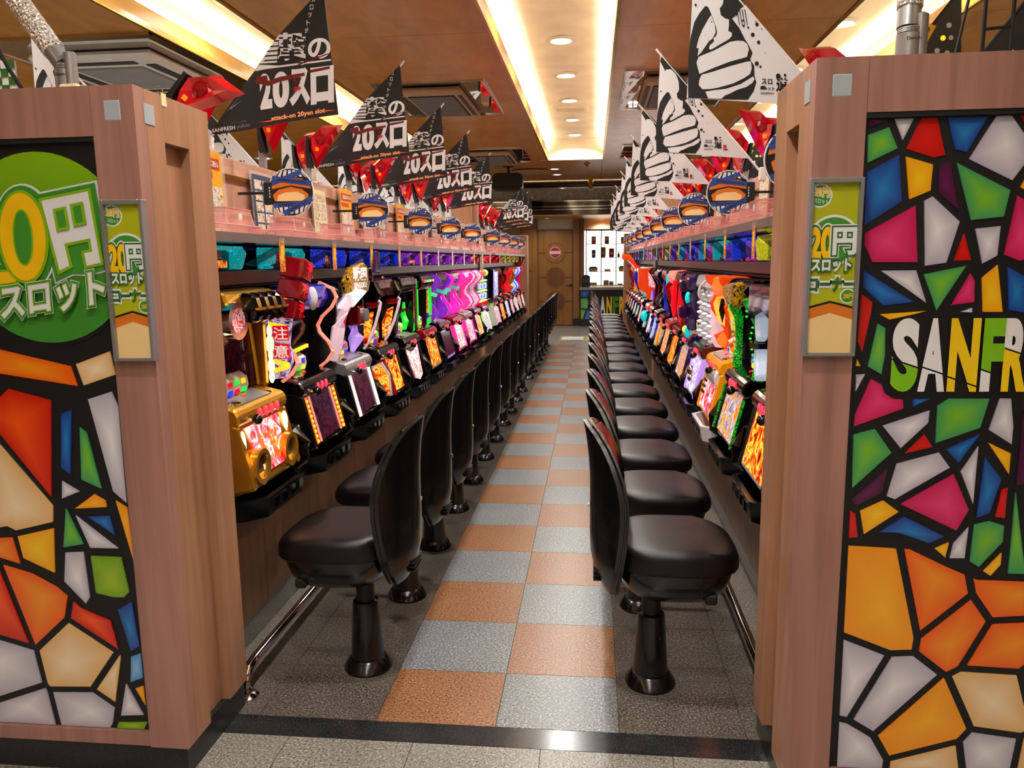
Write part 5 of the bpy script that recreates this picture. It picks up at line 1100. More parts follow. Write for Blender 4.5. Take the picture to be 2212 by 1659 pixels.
YEN = [(217, 392), (440, 346), (502, 690), (436, 704), (424, 644), (462, 636), (452, 572), (326, 598), (352, 704), (306, 728)]
OUTL = [('white_print', 46), ('print_green', 36), ('print_lime', 14), ('white_print', 0)]
ZERO = ell(133, 565, 108, 212, -.10)
YEN_OUT = [(217, 392), (440, 346), (502, 690), (436, 708), (352, 706), (306, 728)]
TAIL = [(-200, 760), (90, 728), (98, 782), (-200, 826)]
for i in range(2):
    for j, P in enumerate((YEN_OUT, TAIL, ZERO)): layered(P, [OUTL[i]], LY - .003 * i - .001 * j)
layered(YEN, OUTL[2:], LY - .0062); layered(TAIL, [('print_lime', 12), ('print_yellow', 0)], LY - .0080); layered(ZERO, [('print_lime', 14), ('print_yellow', 0)], LY - .0098)
layered(ell(135, 568, 40, 128, -.08), [('print_lime', 8), ('print_green', 0)], LY - .0118)
for cx, cy in ((316, 481), (397, 458)): layered([(cx - 22, cy - 38), (cx + 14, cy - 46), (cx + 28, cy + 34), (cx - 8, cy + 42)], [('print_lime', 14), ('print_green', 0)], LY - .0118)
px_text(capL, 'スロット', (6, 690), (226, 656), (0, 622), [('white_print', .12), ('print_green', .10), ('print_lime', .06), ('white_print', .028)], LY - .0135, LX0, LX1)

# ================================================================== SMALL FRAMED SIGNS ON THE END CAPS
def corner_sign(x0, x1, z0, z1, label):
    y = YF - .002; t = thing('framed_sign', label, 'sign', ((x0 + x1) / 2, y, z0)); w_, h = x1 - x0, z1 - z0; hx = w_ / 2
    for a in ((-hx, -hx + .009, 0, h), (hx - .009, hx, 0, h), (-hx + .009, hx - .009, h - .012, h), (-hx + .009, hx - .009, 0, .008)): B().box(a[0], a[1], -.026, 0, a[2], a[3]).o('frame_bar', 'silver', t, bevel=.0015)
    sx0, sx1, sz0, sz1 = -hx + .009, hx - .009, .008, h - .012; W, H = sx1 - sx0, sz1 - sz0
    B().box(sx0, sx1, -.012, -.002, sz0, sz1).o('sheet', 'print_olive', t)
    def fx(x, y_): return (sx0 + W * x, sz1 - H * y_)
    def dsc(cx, cy, r, m, d):
        c = fx(cx, cy); P = clip([(c[0] + r * math.cos(a), c[1] + r * math.sin(a)) for a in [2 * math.pi * i / 40 for i in range(40)]], sx0, sx1, sz0, sz1); B().prism(P, 'y', -.012 - d, -.012).o('printed_disc', m, t)
    def tx(s, xa, xb, ya, yb, layers, d, tilt=0.0):
        for i, (m, off) in enumerate(layers):
            p = fx(xa, yb); q = fx(xb, ya); b = B(); text(b, s, (p[0], -.012 - d - .0004 * i, p[1]), (q[0] - p[0], 0, tilt), (0, 0, q[1] - p[1]), off, ref=0.0); link('lettering', clip_obj(b, sx0, sx1), m, t)
    dsc(.16, .07, .028, 'white_print', .0006); dsc(.16, .07, .024, 'print_green', .0010); tx('20円', .02, .36, .02, .07, [('white_print', .1), ('print_yellow', .03)], .0014, -.004); tx('スロット', .03, .34, .085, .11, [('white_print', .02)], .0014, -.004)
    dsc(.5, .33, .060, 'white_print', .0006); dsc(.5, .33, .054, 'print_green', .0010)
    tx('20', -.02, .48, .262, .43, [('white_print', .14), ('print_darkgreen', .10), ('print_yellow', .05)], .0014); tx('円', .50, .98, .262, .41, [('white_print', .14), ('print_darkgreen', .10), ('white_print', .04)], .0030); tx('スロット', .03, .90, .44, .51, [('print_darkgreen', .16), ('white_print', .05)], .0046)
    tx('コーナー', .0, 1.0, .55, .63, [('white_print', .18), ('print_darkgreen', .05)], .0014)
    dsc(.88, .66, .018, 'white_print', .0006); dsc(.88, .66, .015, 'print_green', .0010); tx('20円', .78, 1.0, .645, .675, [('print_yellow', .03)], .0014)
    P = [fx(0, 1), fx(1, 1), fx(1, .80), fx(.5, .76), fx(0, .80)]; B().prism(P, 'y', -.0128, -.012).o('cream_print', 'print_cream', t)
    P = [fx(0, .80), fx(.5, .76), fx(1, .80), fx(1, .735), fx(.5, .70), fx(0, .735)]; B().prism(P, 'y', -.0130, -.012).o('orange_print', 'print_brown', t)
    P = [fx(0, .735), fx(.5, .70), fx(1, .735), fx(1, .722), fx(.5, .687), fx(0, .722)]; B().prism(P, 'y', -.0132, -.012).o('black_line', 'ink_black', t)
corner_sign(-1.275, -1.159, 1.245, 1.666, 'silver-framed 20円 corner sign on the green-panel end cap')
corner_sign(.510, .632, 1.259, 1.681, 'silver-framed 20円 corner sign on the stained-glass end cap')

mat('sheet_cream', '#f0dca8', .4)
# ================================================================== FLAGS
def wavy(P, dens, amp, ph):
    return P
def flag_body(t, T, m, pole, amp=.008):
    """triangle T in local x,z subdivided and gently rippled, with thickness"""
    n = 10; vs = []; idx = {}
    for i in range(n + 1):
        for j in range(n + 1 - i):
            a, b, c = i / n, j / n, 1 - i / n - j / n; x = T[0][0] * a + T[1][0] * b + T[2][0] * c; z = T[0][1] * a + T[1][1] * b + T[2][1] * c
            idx[i, j] = len(vs); vs.append((x, amp * math.sin(9 * x + 5 * z) * (1 - a), z))
    k = len(vs); vs += [(x, y + .0015, z) for x, y, z in vs]; fs = []
    for i in range(n):
        for j in range(n - i):
            f = (idx[i, j], idx[i + 1, j], idx[i, j + 1]); fs += [f, tuple(k + q for q in reversed(f))]
            if i + j < n - 1: f = (idx[i + 1, j], idx[i + 1, j + 1], idx[i, j + 1]); fs += [f, tuple(k + q for q in reversed(f))]
    B().add(vs, fs).o('flag_cloth', m, t, fix=False); return lambda x, z: amp * math.sin(9 * x + 5 * z)
YFL = 4.45
def make_black_flag():
    base = (-1.57, 2.01); t = thing('black_flag', 'x', 'flag', (base[0], YFL, base[1]))
    L = lambda x, y: ((at(x, y, 'y', YFL).x - base[0]), (at(x, y, 'y', YFL).z - base[1]))
    K = lambda x, y: (700 + x * .15674, 120 + y * .15674)                # crop coordinates of the photographed flag
    EDGE = [(1045, 130), (940, 235), (830, 345), (700, 480), (575, 615), (450, 790), (345, 940), (180, 1150), (0, 1390), (-105, 1550)]
    OUT = EDGE + [(-60, 1566), (250, 1525), (600, 1455), (900, 1410), (1180, 1375), (1150, 1100), (1120, 820), (1085, 520), (1062, 300)]
    B().prism([L(*K(*p)) for p in OUT], 'y', 0, .0015).o('flag_cloth', 'flag_black', t, fix=False)
    e0, e1, e2 = L(*K(-130, 1600)), L(*K(0, 1450)), L(*K(1100, 70))
    B().tube([(e0[0], .009, e0[1]), (e1[0], .009, e1[1]), (e2[0], .009, e2[1])], .0055, 8).o('pole', 'white_plastic', t); B().box(e0[0] - .02, e0[0] + .012, -.006, .022, e0[1] - .05, e0[1] + .01).o('pole_socket', 'white_plastic', t, bevel=.003)
    def cut_edge(me):
        bm = bmesh.new(); bm.from_mesh(me); A0, A1 = L(*K(*EDGE[4])), L(*K(*EDGE[0])); A2 = L(*K(*EDGE[8]))
        for P0, P1 in ((A0, A1), (A2, A0)):
            d = Vector((P1[0] - P0[0], 0, P1[1] - P0[1])); bmesh.ops.bisect_plane(bm, geom=bm.verts[:] + bm.edges[:] + bm.faces[:], plane_co=(P0[0], 0, P0[1]), plane_no=(-d.z, 0, d.x), clear_outer=True)
        bm.to_mesh(me); bm.free(); return me
    def tx(s, a, b, c, m, off, d=.001, name='lettering'):
        A_, B_, C_ = L(*a), L(*b), L(*c); q = B(); text(q, s, (A_[0], -d, A_[1]), (B_[0] - A_[0], 0, B_[1] - A_[1]), (C_[0] - A_[0], 0, C_[1] - A_[1]), off); link(name, cut_edge(q.mesh(name, fix=False)), m, t)
    Pq = lambda pts, m, d, name: link(name, cut_edge(flat(B(), [(L(*K(*p))[0], -d, L(*K(*p))[1]) for p in pts]).mesh(name, fix=False)), m, t)
    tx('撃', K(585, 870), K(875, 865), K(585, 570), 'white_print', .05); tx('の', K(885, 830), K(1110, 825), K(885, 625), 'white_print', .03)
    Pq([(590, 600), (575, 860), (400, 870), (520, 690)], 'white_print', .0008, 'brush_mark')
    for i, z in enumerate((640, 690, 735, 780, 825)): Pq([(600, z), (597, z + 14), (470 - i * 8, z + 24), (485 - i * 8, z + 8)], 'ink_black', .0012, 'brush_gap')
    Pq([(350, 945), (395, 880), (590, 890), (1110, 830), (1115, 845), (700, 895), (450, 925)], 'white_print', .0009, 'brush_stroke')
    Pq([(780, 875), (1090, 772), (1092, 782), (790, 890)], 'print_darkred', .0013, 'red_slash')
    for s, a, b, top in (('2', 400, 520, 975), ('0', 525, 690, 960), ('ス', 690, 900, 930), ('ロ', 905, 1140, 915)):
        tx(s, K(a, 1325 - (a - 400) * .09), K(b, 1318 - (b - 400) * .09), K(a - 10 if s == '2' else a, top), 'white_print', .06)
    Pq([(355, 1060), (365, 1000), (470, 985), (480, 1040), (600, 1000), (850, 960), (850, 990), (600, 1050), (480, 1090)], 'print_darkred', .0018, 'red_stroke'); Pq([(900, 965), (905, 935), (1100, 900), (1102, 925)], 'print_darkred', .0018, 'red_stroke')
    for i, ch in enumerate('スロットが'): tx(ch, K(930 - i * 18, 275 + i * 75), K(965 - i * 18, 272 + i * 75), K(930 - i * 18, 225 + i * 75), 'white_print', .01, .002)
    for i, ch in enumerate('パチンコを'): tx(ch, K(838 - i * 10, 650 + i * 80), K(868 - i * 10, 648 + i * 80), K(838 - i * 10, 610 + i * 80), 'white_print', .01, .002)
    tx('進', K(735, 1085), K(820, 1080), K(735, 1000), 'print_red', .03, .0022); tx('撃', K(735, 1190), K(815, 1185), K(735, 1095), 'print_red', .03, .0022)
    tx('attack-on 20yen slot', K(505, 1450), K(1050, 1368), K(502, 1386), 'print_orange', .05, .001); tx('attack-on 20yen slot', K(511, 1444), K(1044, 1366), K(508, 1390), 'sheet_cream', .0, .0016); Pq([(370, 1450), (510, 1425), (515, 1440)], 'print_orange', .001, 'flare_line'); Pq([(1045, 1345), (1165, 1330), (1048, 1332)], 'print_orange', .001, 'flare_line')
    tx('SANFRESH', K(-90, 1548), K(140, 1515), K(-95, 1510), 'white_print', .01); tx('yufuin', K(158, 1520), K(290, 1498), K(157, 1470), 'print_grey', 0)
    tx('サンフレッシュ 由布院', K(100, 1462), K(252, 1440), K(100, 1448), 'print_grey', 0)
    Pq([(20, 1380), (230, 1150), (90, 1310)], 'print_grey', .001, 'brush_mark'); Pq([(70, 1320), (210, 1230), (110, 1310)], 'print_grey', .001, 'brush_mark')
    return t
bf = make_black_flag(); u4 = []
FLY = [3.2, 4.45, 5.68, 6.92, 8.16, 12.0, 12.9, 13.7]
for k, y in enumerate(FLY):
    o = place(bf, u4, (-1.57, y, 2.01), 0, 'black pennant with white and red brush lettering, %s from the 20-yen end' % ORD[k], 'black pennants'); o.rotation_euler = (0, R.uniform(-.03, .03) if k > 1 else 0, R.uniform(-.12, .12) if k > 1 else 0)
def make_white_flag():
    base = (.71, 1.945); t = thing('white_flag', 'x', 'flag', (base[0], 3.73, base[1]))
    AP, BL, BR = (-.41, .465), (-.425, .04), (0.0, 0.0)
    flag_body(t, [AP, BL, BR], 'flag_white', None, .0)
    B().tube([(.06, .004, -.07), (0, .004, 0), (-.43, .004, .49)], .0055, 8).o('pole', 'white_plastic', t); B().box(.045, .075, -.012, .02, -.10, -.04).o('pole_socket', 'white_plastic', t, bevel=.003)
    # affine from the nearest photographed flag: apex (1490,-109), lower left (1468,219), lower right (1819,232)
    e1, e2 = (1819 - 1468, 232 - 219), (1490 - 1468, -109 - 219); det = e1[0] * e2[1] - e1[1] * e2[0]
    def L(x, y):
        dx, dy = x - 1468, y - 219; s = (dx * e2[1] - dy * e2[0]) / det; u = (e1[0] * dy - e1[1] * dx) / det
        return (BL[0] + s * (BR[0] - BL[0]) + u * (AP[0] - BL[0]), BL[1] + s * (BR[1] - BL[1]) + u * (AP[1] - BL[1]))
    K = lambda x, y: L(1420 + x * .18083, y * .18083)
    def Pq(pts, m, d, name): flat(B(), [(K(*p)[0], -d, K(*p)[1]) for p in pts]).o(name, m, t, fix=False)
    Pq([(520, 80), (440, 170), (370, 280), (318, 470), (290, 700), (282, 900), (285, 1210), (740, 1222), (1100, 1218), (1180, 1110), (1215, 1000), (1190, 920), (1185, 800), (1130, 720), (1160, 640), (1110, 550), (1060, 480), (980, 340), (880, 230), (960, 165), (930, 215), (990, 110), (1060, 60), (960, -60), (860, -180), (700, -340), (600, -430), (500, -520), (420, -600), (380, -480), (470, -330), (490, -100), (560, 90)], 'ink_black', .0006, 'ink_mass')
    Pq([(560, 240), (480, 370), (430, 480), (400, 590), (430, 600), (415, 690), (470, 640), (560, 520), (620, 470), (660, 400), (650, 310), (600, 190)], 'flag_white', .0011, 'wrist_print')
    Pq([(500, 0), (450, -120), (440, -250), (500, -330), (600, -340), (700, -250), (755, -120), (765, 0), (755, 60), (715, 110), (730, 190), (790, 230), (840, 240), (840, 310), (830, 380), (880, 400), (880, 440), (840, 480), (690, 560), (600, 610), (570, 600), (580, 560), (640, 510), (630, 470), (670, 440), (680, 400), (665, 330), (620, 220), (580, 130)], 'flag_white', .0012, 'thumb_print')
    Pq([(430, 700), (560, 650), (640, 620), (760, 560), (860, 510), (960, 495), (1040, 500), (1090, 540), (1110, 600), (1085, 690), (1000, 715), (860, 750), (640, 830), (480, 895), (440, 910), (420, 850), (400, 770)], 'flag_white', .0012, 'finger_print')
    Pq([(470, 920), (620, 882), (860, 808), (1080, 750), (1140, 745), (1150, 830), (1130, 900), (1050, 950), (900, 1020), (700, 1075), (600, 1095), (480, 1100), (430, 1050), (440, 980)], 'flag_white', .0012, 'finger_print')
    Pq([(520, 1130), (620, 1112), (800, 1090), (1000, 1028), (1100, 970), (1170, 930), (1190, 960), (1160, 1010), (1080, 1060), (950, 1100), (850, 1150), (790, 1170), (740, 1214), (560, 1212)], 'flag_white', .0012, 'finger_print')
    for x, y, r in ((1218, 770, 28), (1268, 808, 16), (1215, 295, 24), (1240, 510, 22), (1035, 315, 14), (1100, 335, 14), (1160, 420, 26), (1025, 250, 13), (1200, 260, 9), (1510, 920, 34), (1280, 350, 8), (605, 270, 14), (590, 240, 9), (465, 400, 9), (520, 425, 7), (570, 500, 9), (390, 70, 16), (1330, 640, 6), (1600, 905, 18)):
        Pq(circ(x, y, r, 10), 'ink_black', .0011, 'ink_splash')
    for x in (940, 975, 1010, 1045): Pq([(x, 120), (x + 12, 115), (x + 45, 300), (x + 40, 320)], 'ink_black', .0011, 'ink_stroke')
    def tx(s, a, b, c, m, off): A_, B_, C_ = K(*a), K(*b), K(*c); q = B(); text(q, s, (A_[0], -.0014, A_[1]), (B_[0] - A_[0], 0, B_[1] - A_[1]), (C_[0] - A_[0], 0, C_[1] - A_[1]), off); q.o('lettering', m, t, fix=False)
    tx('スロ', (1285, 1020), (1430, 1022), (1285, 955), 'ink_black', .03); tx('ット', (1370, 1100), (1460, 1102), (1370, 1045), 'ink_black', .03); Pq([(1265, 1085), (1275, 1045), (1330, 1040), (1365, 1085)], 'ink_black', .0014, 'mark'); tx('SANFRESH', (1275, 1142), (1450, 1146), (1275, 1118), 'ink_black', .02)
    tx('道', (1480, 1110), (1640, 1116), (1480, 930), 'ink_black', .03); Pq([(1665, 1040), (1730, 1042), (1730, 1100), (1665, 1098)], 'print_red', .0014, 'red_seal'); Pq([(1660, 1112), (1760, 1116), (1760, 1140), (1660, 1136)], 'print_red', .0014, 'red_seal')
    return t
wf = make_white_flag(); u5 = []
FRY = [2.52, 3.73, 4.96, 6.2, 7.45, 8.7, 10.2, 11.4, 12.6, 13.6]
for k, y in enumerate(FRY):
    o = place(wf, u5, (.71, y, 1.945), 0, 'white pennant with inked thumbs-up fist, %s from the stained-glass end' % ORD[k], 'white thumbs-up pennants of the stained-glass island'); o.rotation_euler = (0, R.uniform(-.03, .03) if k > 1 else 0, R.uniform(-.1, .1) if k > 1 else 0)
for k, y in enumerate([3.0 + 1.24 * i for i in range(9)]):
    place(wf, u5, (.71 - 2.5, y, 1.965), 0, 'white thumbs-up pennant on the far side of the 20-yen island, %s from its end' % ORD[k], 'white thumbs-up pennants behind the 20-yen island')
# neon pennants on the far side of the stained-glass island
def make_neon():
    t = thing('neon_flag', 'x', 'flag', (1.2, 3, 2.0)); flag_body(t, [(.46, .60), (-.02, -.02), (.50, .02)], 'flag_black', None, 0.0)
    B().tube([(-.05, .004, -.08), (0, .004, 0), (.48, .004, .63)], .005, 8).o('pole', 'black_matt', t)
    def Pq(pts, m, name, d=.001): flat(B(), [(x, -d, z) for x, z in pts]).o(name, m, t, fix=False)
    for i in range(5):
        x, z = .20 + .03 * i, .10 + .075 * i; Pq([(x, z), (x + .02, z), (x + .05, z + .06), (x + .02, z + .07), (x + .025, z + .045)], 'print_yellow', 'chevron')
    for i in range(9): x, z = .26 + .02 * i, .06 + .05 * i; Pq(circ(x, z, .011, 10), 'lit_yellow' if i % 2 else 'white_print', 'bulb_dot')
    for i in range(7): x, z = .36 + .012 * i, .05 + .06 * i; Pq(circ(x, z, .010, 10), 'white_print', 'bulb_dot')
    for i, ch in enumerate('NK'):
        cx = .40 - .075 * i; B().tube([(cx + .026 * math.cos(a), -.003, .045 + .03 * math.sin(a)) for a in [2 * math.pi * j / 14 for j in range(14)]], .003, 5, True).o('neon_ring', 'lit_salmon', t); q = B(); text(q, ch, (cx - .012, -.003, .028), (.024, 0, 0), (0, 0, .034), .01); q.o('lettering', 'lit_salmon', t, fix=False)
    B().tube([(.08 + .03 * i, -.003, .03 + (.03 if i % 2 else 0)) for i in range(7)], .004, 5).o('neon_scrawl', 'lit_ice', t)
    return t
nf = make_neon(); u6 = []
for k, y in enumerate([2.35, 3.6, 4.85, 6.1, 7.35, 8.6]): place(nf, u6, (1.06 if k else 1.02, y, 1.99), 0, 'black pennant with yellow chevrons and bulbs beyond the stained-glass island, %s from its end' % ORD[k], 'neon pennants')

# ================================================================== ROUND SIGNS
def make_round():
    t = thing('round_sign', 'x', 'sign'); r = .1
    B().cyl((0, 0, 0), r, .006, 'y', 40).o('disc', 'white_print', t); B().cyl((0, -.0008, 0), r - .004, .001, 'y', 40).o('black_face', 'ink_black', t)
    inside = lambda P: [(x * min(1, .094 / max(1e-6, math.hypot(x, z))), z * min(1, .094 / max(1e-6, math.hypot(x, z)))) for x, z in P]
    def Pq(pts, m, d, name): flat(B(), [(x, -d, z) for x, z in inside(pts)]).o(name, m, t, fix=False)
    Pq([(-.088, .012), (-.082, .04), (-.05, .055), (0, .06), (.05, .055), (.085, .035), (.09, .012), (.06, .018), (0, .028), (-.06, .018)], 'print_brown', .0012, 'orange_print'); Pq([(-.070, -.036), (-.078, -.01), (-.05, .012), (0, .022), (.05, .012), (.078, -.01), (.068, -.036)], 'print_brown', .0014, 'orange_print'); Pq([(-.06, -.036), (-.055, -.012), (-.02, .0), (.03, .002), (.06, -.014), (.06, -.036)], 'print_cream', .0016, 'cream_print')
    for i in range(-3, 4): Pq([(i * .024 - .008, -.052), (i * .024 + .008, -.052), (i * .022 + .007, -.088), (i * .022 - .007, -.088)], 'white_print', .0013, 'white_tooth'); Pq([(i * .024 - .007, .062), (i * .024 + .007, .062), (i * .018 + .006, .09), (i * .018 - .006, .09)], 'white_print', .0013, 'white_tooth')
    def ribbon(a, b, w_, d, txt):
        a, b = Vector((a[0], 0, a[1])), Vector((b[0], 0, b[1])); u = (b - a).normalized(); n = Vector((-u.z, 0, u.x)) * w_; off = Vector((0, -d, 0))
        rb = flat(B(), [a - n + off, b - n + off, b + n + off, a + n + off]).o('ribbon', 'print_blue', t, fix=False)
        if txt: q = B(); text(q, txt, a + u * (b - a).length * .14 - n * .55 + off + Vector((0, -.0006, 0)), u * (b - a).length * .72, n * 1.1, .02); q.o('lettering', 'ink_black', rb, fix=False)
    ribbon((-.085, .035), (.05, .083), .010, .0018, None); ribbon((-.077, .058), (.092, .034), .011, .0026, 'SANFRESH SLOT ★ SA'); ribbon((-.078, -.054), (.07, -.046), .009, .0018, 'SANFRESH SLOT'); ribbon((-.035, -.088), (.092, -.026), .011, .0026, 'SANFRESH SLOT')
    return t
rs0 = make_round(); u7 = []
def bracket(t, s):
    B().box(s * -.118, s * -.078, -.003, .014, -.05, .045).o('clamp', 'black_matt', t, bevel=.004); B().tube([(s * -.10, .008, 0), (s * -.235, .012, 0)], .006).o('bracket_arm', 'black_matt', t)
    for i in range(4): B().box(s * -.092, s * -.088, -.0045, -.003, -.02 + .012 * i, -.013 + .012 * i).o('mark', 'white_print', t)
DL_ = [3.21, 4.42, 5.66, 6.90, 8.16, 9.86, 11.15, 12.4, 13.5]; DR_ = [2.52, 3.74, 4.95, 6.18, 7.42, 8.66, 9.95, 11.2, 12.4, 13.4]
rsL = rs0; rsR = copy_tree(rs0); bracket(rsL, 1); bracket(rsR, -1); rsR['label'] = 'y'; u8 = []
for k, y in enumerate(DL_): place(rsL, u7, (-1.262, y, 1.793), 0, 'round orange and blue ribbon sign above the trays, %s from the 20-yen end' % ORD[k], 'round ribbon signs')
for k, y in enumerate(DR_): place(rsR, u8, (.622, y, 1.797), 0, 'round orange and blue ribbon sign above the trays, %s from the stained-glass end' % ORD[k], 'round ribbon signs')

# ================================================================== RED BEACONS ON THE ISLAND TOPS
def make_beacon():
    t = thing('red_beacon', 'x', 'beacon')
    K = [(0, -.10), (.055, .0), (.105, .095), (.02, .085), (-.035, .03), (-.03, -.03)]     # outline in x, z
    c = (.02, .02); ring0 = [(x, .03, z) for x, z in K]; ring1 = [(c[0] + (x - c[0]) * .72, -.03, c[1] + (z - c[1]) * .72) for x, z in K]; ring2 = [(c[0] + (x - c[0]) * .3, -.012, c[1] + (z - c[1]) * .3) for x, z in K]
    B().loft([ring0, ring1, ring2]).o('red_lens', 'red_beacon', t); B().ball((c[0], -.012, c[1]), .022, 10, 6).o('bulb', 'gloss_red', t)
    B().prism([(-.038, -.10), (-.012, -.10), (-.030, -.03), (-.036, .03), (-.046, .03), (-.044, -.05)], 'y', -.015, .034).o('back_plate', 'black_matt', t); B().box(-.046, -.022, -.01, .02, -.158, -.09).o('foot', 'print_grey', t, bevel=.004)
    B().box(.0, .014, -.034, -.03, -.03, -.015).o('amber_window', 'gloss_amber', t)
    return t
bc = make_beacon(); u9 = []; n = 0
for I, end in ((ISL[0], 'the 20-yen end'), (ISL[1], 'the stained-glass end')):
    ys = [2.95 + .617 * i for i in range(9)] + [9.9 + .617 * i for i in range(6)]
    for k, y in enumerate(ys):
        for side, dx, lab in ((0, .075, 'near'), (1, -.10, 'far')):
            if side and k % 2: continue
            o = place(bc, u9, (I['cx'] + I['s'] * dx, y + (.25 if side else 0), 2.13), 0, 'faceted red beacon on the %s edge of the island top, %s from %s' % ('aisle' if not side else 'outer', ORD[k], end), 'red beacons')
            o.scale = (I['s'] * 1.25, 1.1, 1.25)
            o.rotation_euler = (0, R.uniform(-.12, .12), R.uniform(-.2, .2))
            if I['s'] > 0 and k == 0 and not side: o.location = (-1.41, 2.72, 2.10); o.rotation_euler = (0, .75, .1)

# ================================================================== POSTERS ON THE BACK BOARDS
mat('sheet_yellow', '#f0a81a', .4); mat('sheet_cream', '#f0dca8', .4); mat('sheet_blue', '#3c4c6c', .4); mat('sheet_head', '#c8481c', .4)
grid_a = art('sheet_grid', ['#3a3430', '#d8d0c0', '#f4ece0', '#8a90a0', '#e0b020'], 60, 0, 4, dist=.2); grid_b = art('sheet_pics', ['#20242c', '#b0b8c0', '#e8e0d0', '#d0a030', '#5a6a80'], 45, 0, 7, dist=.4)
def poster(I, y, kind, label):
    t = thing('data_poster', label, 'poster', (I['x'] - I['s'] * .122, y, I['sz'] + .03), 0 if I['s'] > 0 else math.pi, 'posters on the back boards'); c = MC(t, I['s'])
    if kind == 0: t.scale = (1, 1.15, 1.16)
    m, m2 = (('sheet_yellow', grid_a), ('sheet_cream', grid_b), ('sheet_blue', grid_b))[kind]
    lean = .012
    def slab(name, mm, q0, q1, z0, z1, d, dx=.003): c.pr(name, mm, [(d + lean * (1 - z0 / .3), z0), (d + lean * (1 - z0 / .3) + dx, z0), (d + lean * (1 - z1 / .3) + dx, z1), (d + lean * (1 - z1 / .3), z1)], q0, q1)
    slab('acrylic_stand', 'acrylic', -.115, .125, 0, .30, .0); slab('sheet', m, -.10, .10, .012, .285, .004, .0012)
    if kind == 0:
        slab('heading', 'sheet_head', -.085, .085, .225, .262, .0056, .0006); slab('heading', 'sheet_head', -.085, .03, .195, .215, .0056, .0006); slab('table_print', m2, -.085, -.005, .02, .18, .0056, .0006); slab('photo_print', grid_b, .01, .088, .02, .17, .0056, .0006)
        q = B(); x = .0072 + lean * (1 - .24 / .3); text(q, '主役は銭形3', (x + .004, c.g * -.07 if c.g > 0 else -.07, .232), (0, .14, 0), (-.005, 0, .022), .02); q.o('lettering', 'white_print', t, fix=False)
    else:
        for i in range(5): slab('photo_print', m2, -.085, -.01, .03 + .048 * i, .07 + .048 * i, .0056, .0006); slab('photo_print', grid_a if i % 2 else m2, .005, .085, .03 + .048 * i, .07 + .048 * i, .0056, .0006)
PL = [(2.92, 0), (3.42, 2), (4.15, 1), (4.62, 0), (5.05, 1), (5.40, 2), (5.95, 0), (6.5, 1), (7.2, 2), (7.8, 0), (8.5, 1), (10.2, 0), (11.0, 1), (11.9, 2), (12.8, 0)]
KN = ['yellow data sheet', 'cream picture sheet', 'dark photo sheet']
for i, (y, kd) in enumerate(PL): poster(ISL[0], y, kd, '%s in a clear stand, %s poster from the 20-yen end' % (KN[kd], ORD[i]))
for i, (y, kd) in enumerate([(3.2, 1), (4.1, 1), (4.55, 2), (5.5, 0), (6.6, 2), (7.9, 1), (10.2, 0), (11.5, 2)]): poster(ISL[1], y, kd, '%s in a clear stand, %s poster from the stained-glass end' % (KN[kd], ORD[i]))

# ================================================================== THINGS ON TOP OF THE END CAPS
m, nt, p_ = new_mat('crystal_tube'); p_.inputs['Roughness'].default_value = .08; p_.inputs['Metallic'].default_value = .6
vv = nd(nt, 'ShaderNodeTexVoronoi'); vv.inputs['Scale'].default_value = 110; tc = nd(nt, 'ShaderNodeTexCoord'); nt.links.new(tc.outputs['Object'], vv.inputs['Vector']); rp = nd(nt, 'ShaderNodeValToRGB'); rp.color_ramp.elements[0].color = (.03, .03, .03, 1); rp.color_ramp.elements[1].color = (.9, .9, .88, 1); rp.color_ramp.elements[0].position = .1; rp.color_ramp.elements[1].position = .45
nt.links.new(vv.outputs['Distance'], rp.inputs['Fac']); nt.links.new(rp.outputs['Color'], p_.inputs['Base Color']); bp = nd(nt, 'ShaderNodeBump'); bp.inputs['Strength'].default_value = .8; bp.inputs['Distance'].default_value = .01; nt.links.new(vv.outputs['Distance'], bp.inputs['Height']); nt.links.new(bp.outputs['Normal'], p_.inputs['Normal'])
def lamp_tube(x, y, lean, label, sc=1.0):
    t = thing('lamp_tube', label, 'lamp', (x, y, ZC))
    B().lathe([(.030, 0), (.030, .085), (.027, .087), (.027, .10), (.024, .102)], (0, 0, 0), 20).o('socket', 'silver', t, smooth=True); B().lathe([(.017, 0), (.017, .128), (.012, .132)], (.022, -.01, 0), 16).o('side_post', 'silver', t, smooth=True)
    for z in (.088, .092, .096): B().lathe([(.0285, z), (.029, z + .0015), (.0285, z + .003)], n=20).o('ridge', 'silver', t)
    d = Vector((-math.sin(lean), .15, math.cos(lean))).normalized(); a = Vector((-.004, 0, .10))
    B().tube([a, a + d * .05], .027, 16).o('collar', 'silver', t, smooth=True); B().tube([a + d * .05, a + d * .42], .030, 20).o('crystal_tube', 'crystal_tube', t, smooth=True)
    q = B(); text(q, 'Daiichi', (-.016, -.0305, .066), (.034, 0, 0), (0, 0, .008), .01); q.o('lettering', 'ink_black', t, fix=False)
pL = at(150, 190, 'z', ZC); pR = at(1962, 112, 'z', ZC)
lamp_tube(at(146, 185, 'y', 2.14).x, 2.14, math.radians(38), 'silver lamp tube leaning with a crystal shaft on the 20-yen end cap')
lamp_tube(at(1962, 112, 'y', 2.12).x, 2.12, math.radians(-4), 'silver lamp tube standing upright on the stained-glass end cap')
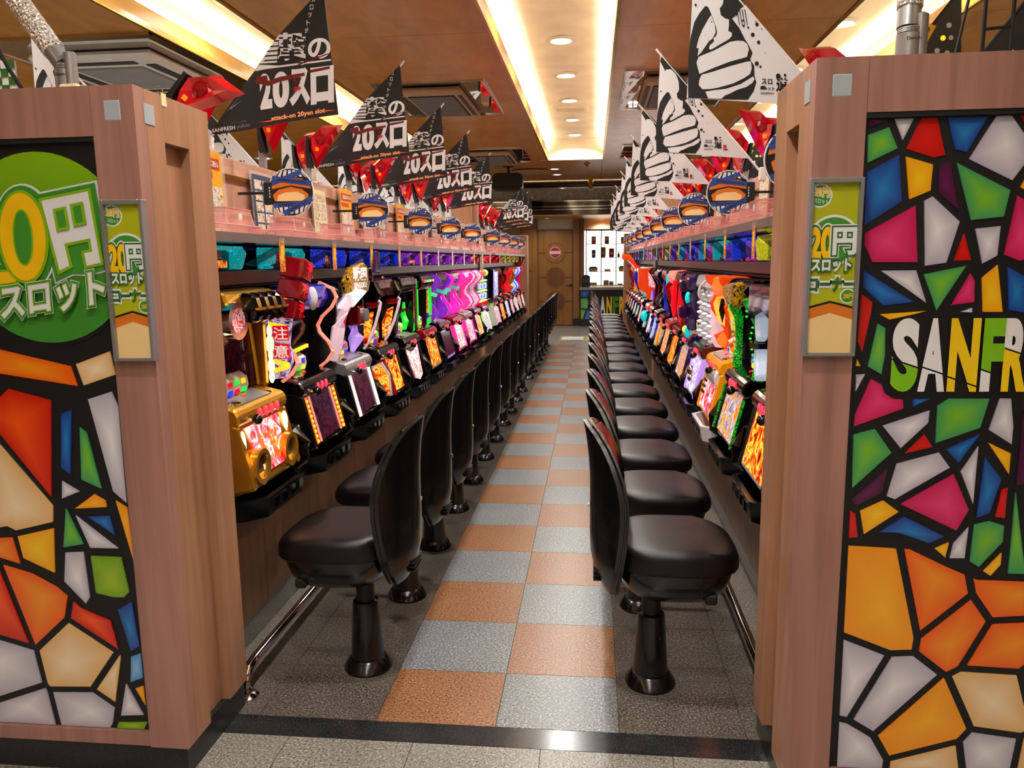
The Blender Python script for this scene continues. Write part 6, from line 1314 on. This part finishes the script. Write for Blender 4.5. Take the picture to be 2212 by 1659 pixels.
o = thing('tape_block', 'folded beige tape at the foot of the leaning lamp tube', 'tape', (at(150, 188, 'y', 2.03).x, 2.03, ZC)); B().loft([[(-.028, -.012, 0), (.028, -.012, 0), (.028, .012, 0), (-.028, .012, 0)], [(-.024, -.008, .022), (.026, -.008, .024), (.026, .01, .024), (-.024, .01, .022)]]).o('roll', 'sheet_cream', o, bevel=.003); B().box(.014, .02, -.0135, -.011, 0, .022).o('loose_end', 'sheet_cream', o)
t = thing('binder_clip', 'small wire clip with tape on the edge of the 20-yen end cap', 'clip', (-1.18, 2.10, ZC)); B().tube([(.0, -.01, 0), (.0, -.012, .02), (0, 0, .026), (0, .012, .02), (0, .01, 0)], .0015, 5).o('wire', 'chrome', t); B().box(.008, .0095, -.012, .012, -.028, .006).o('tape', 'sheet_cream', t)
# checkered banner and cable by the leaning tube
t = thing('check_banner', 'green and white checkered banner hanging beyond the 20-yen end cap', 'banner', (at(8, 120, 'y', 2.9).x - .05, 2.9, 1.95)); B().box(-.12, .09, 0, .01, 0, .33).o('cloth', 'white_print', t)
for i in range(7):
    for j in range(11):
        if (i + j) % 2 == 0: B().box(-.12 + .03 * i, -.09 + .03 * i, -.0015, 0, .03 * j, .03 * j + .03).o('green_square', 'print_darkgreen', t)
t = B().tube([at(-10, 95, 'y', 2.2), at(20, 150, 'y', 2.2), at(52, 192, 'y', 2.2) + Vector((0, 0, -.01))], .006, 6).o('cable', 'black_matt'); tag(t, 'black cable rising from the 20-yen end cap', 'cable')
t = thing('wire_stand', 'black wire stand on top of the stained-glass end cap', 'stand', (at(2150, 105, 'y', 2.1).x, 2.1, ZC))
for dx in (-.03, .035): B().tube([(dx, 0, 0), (dx, 0, .30)], .005, 6).o('upright', 'black_matt', t)
B().tube([(-.10, -.01, 0), (-.05, -.01, .30)], .004, 6).o('brace', 'black_matt', t); B().tube([(-.03, 0, .085), (.035, 0, .09)], .004, 6).o('cross_bar', 'black_matt', t); B().box(-.06, .06, -.03, .03, 0, .004).o('foot', 'black_matt', t)
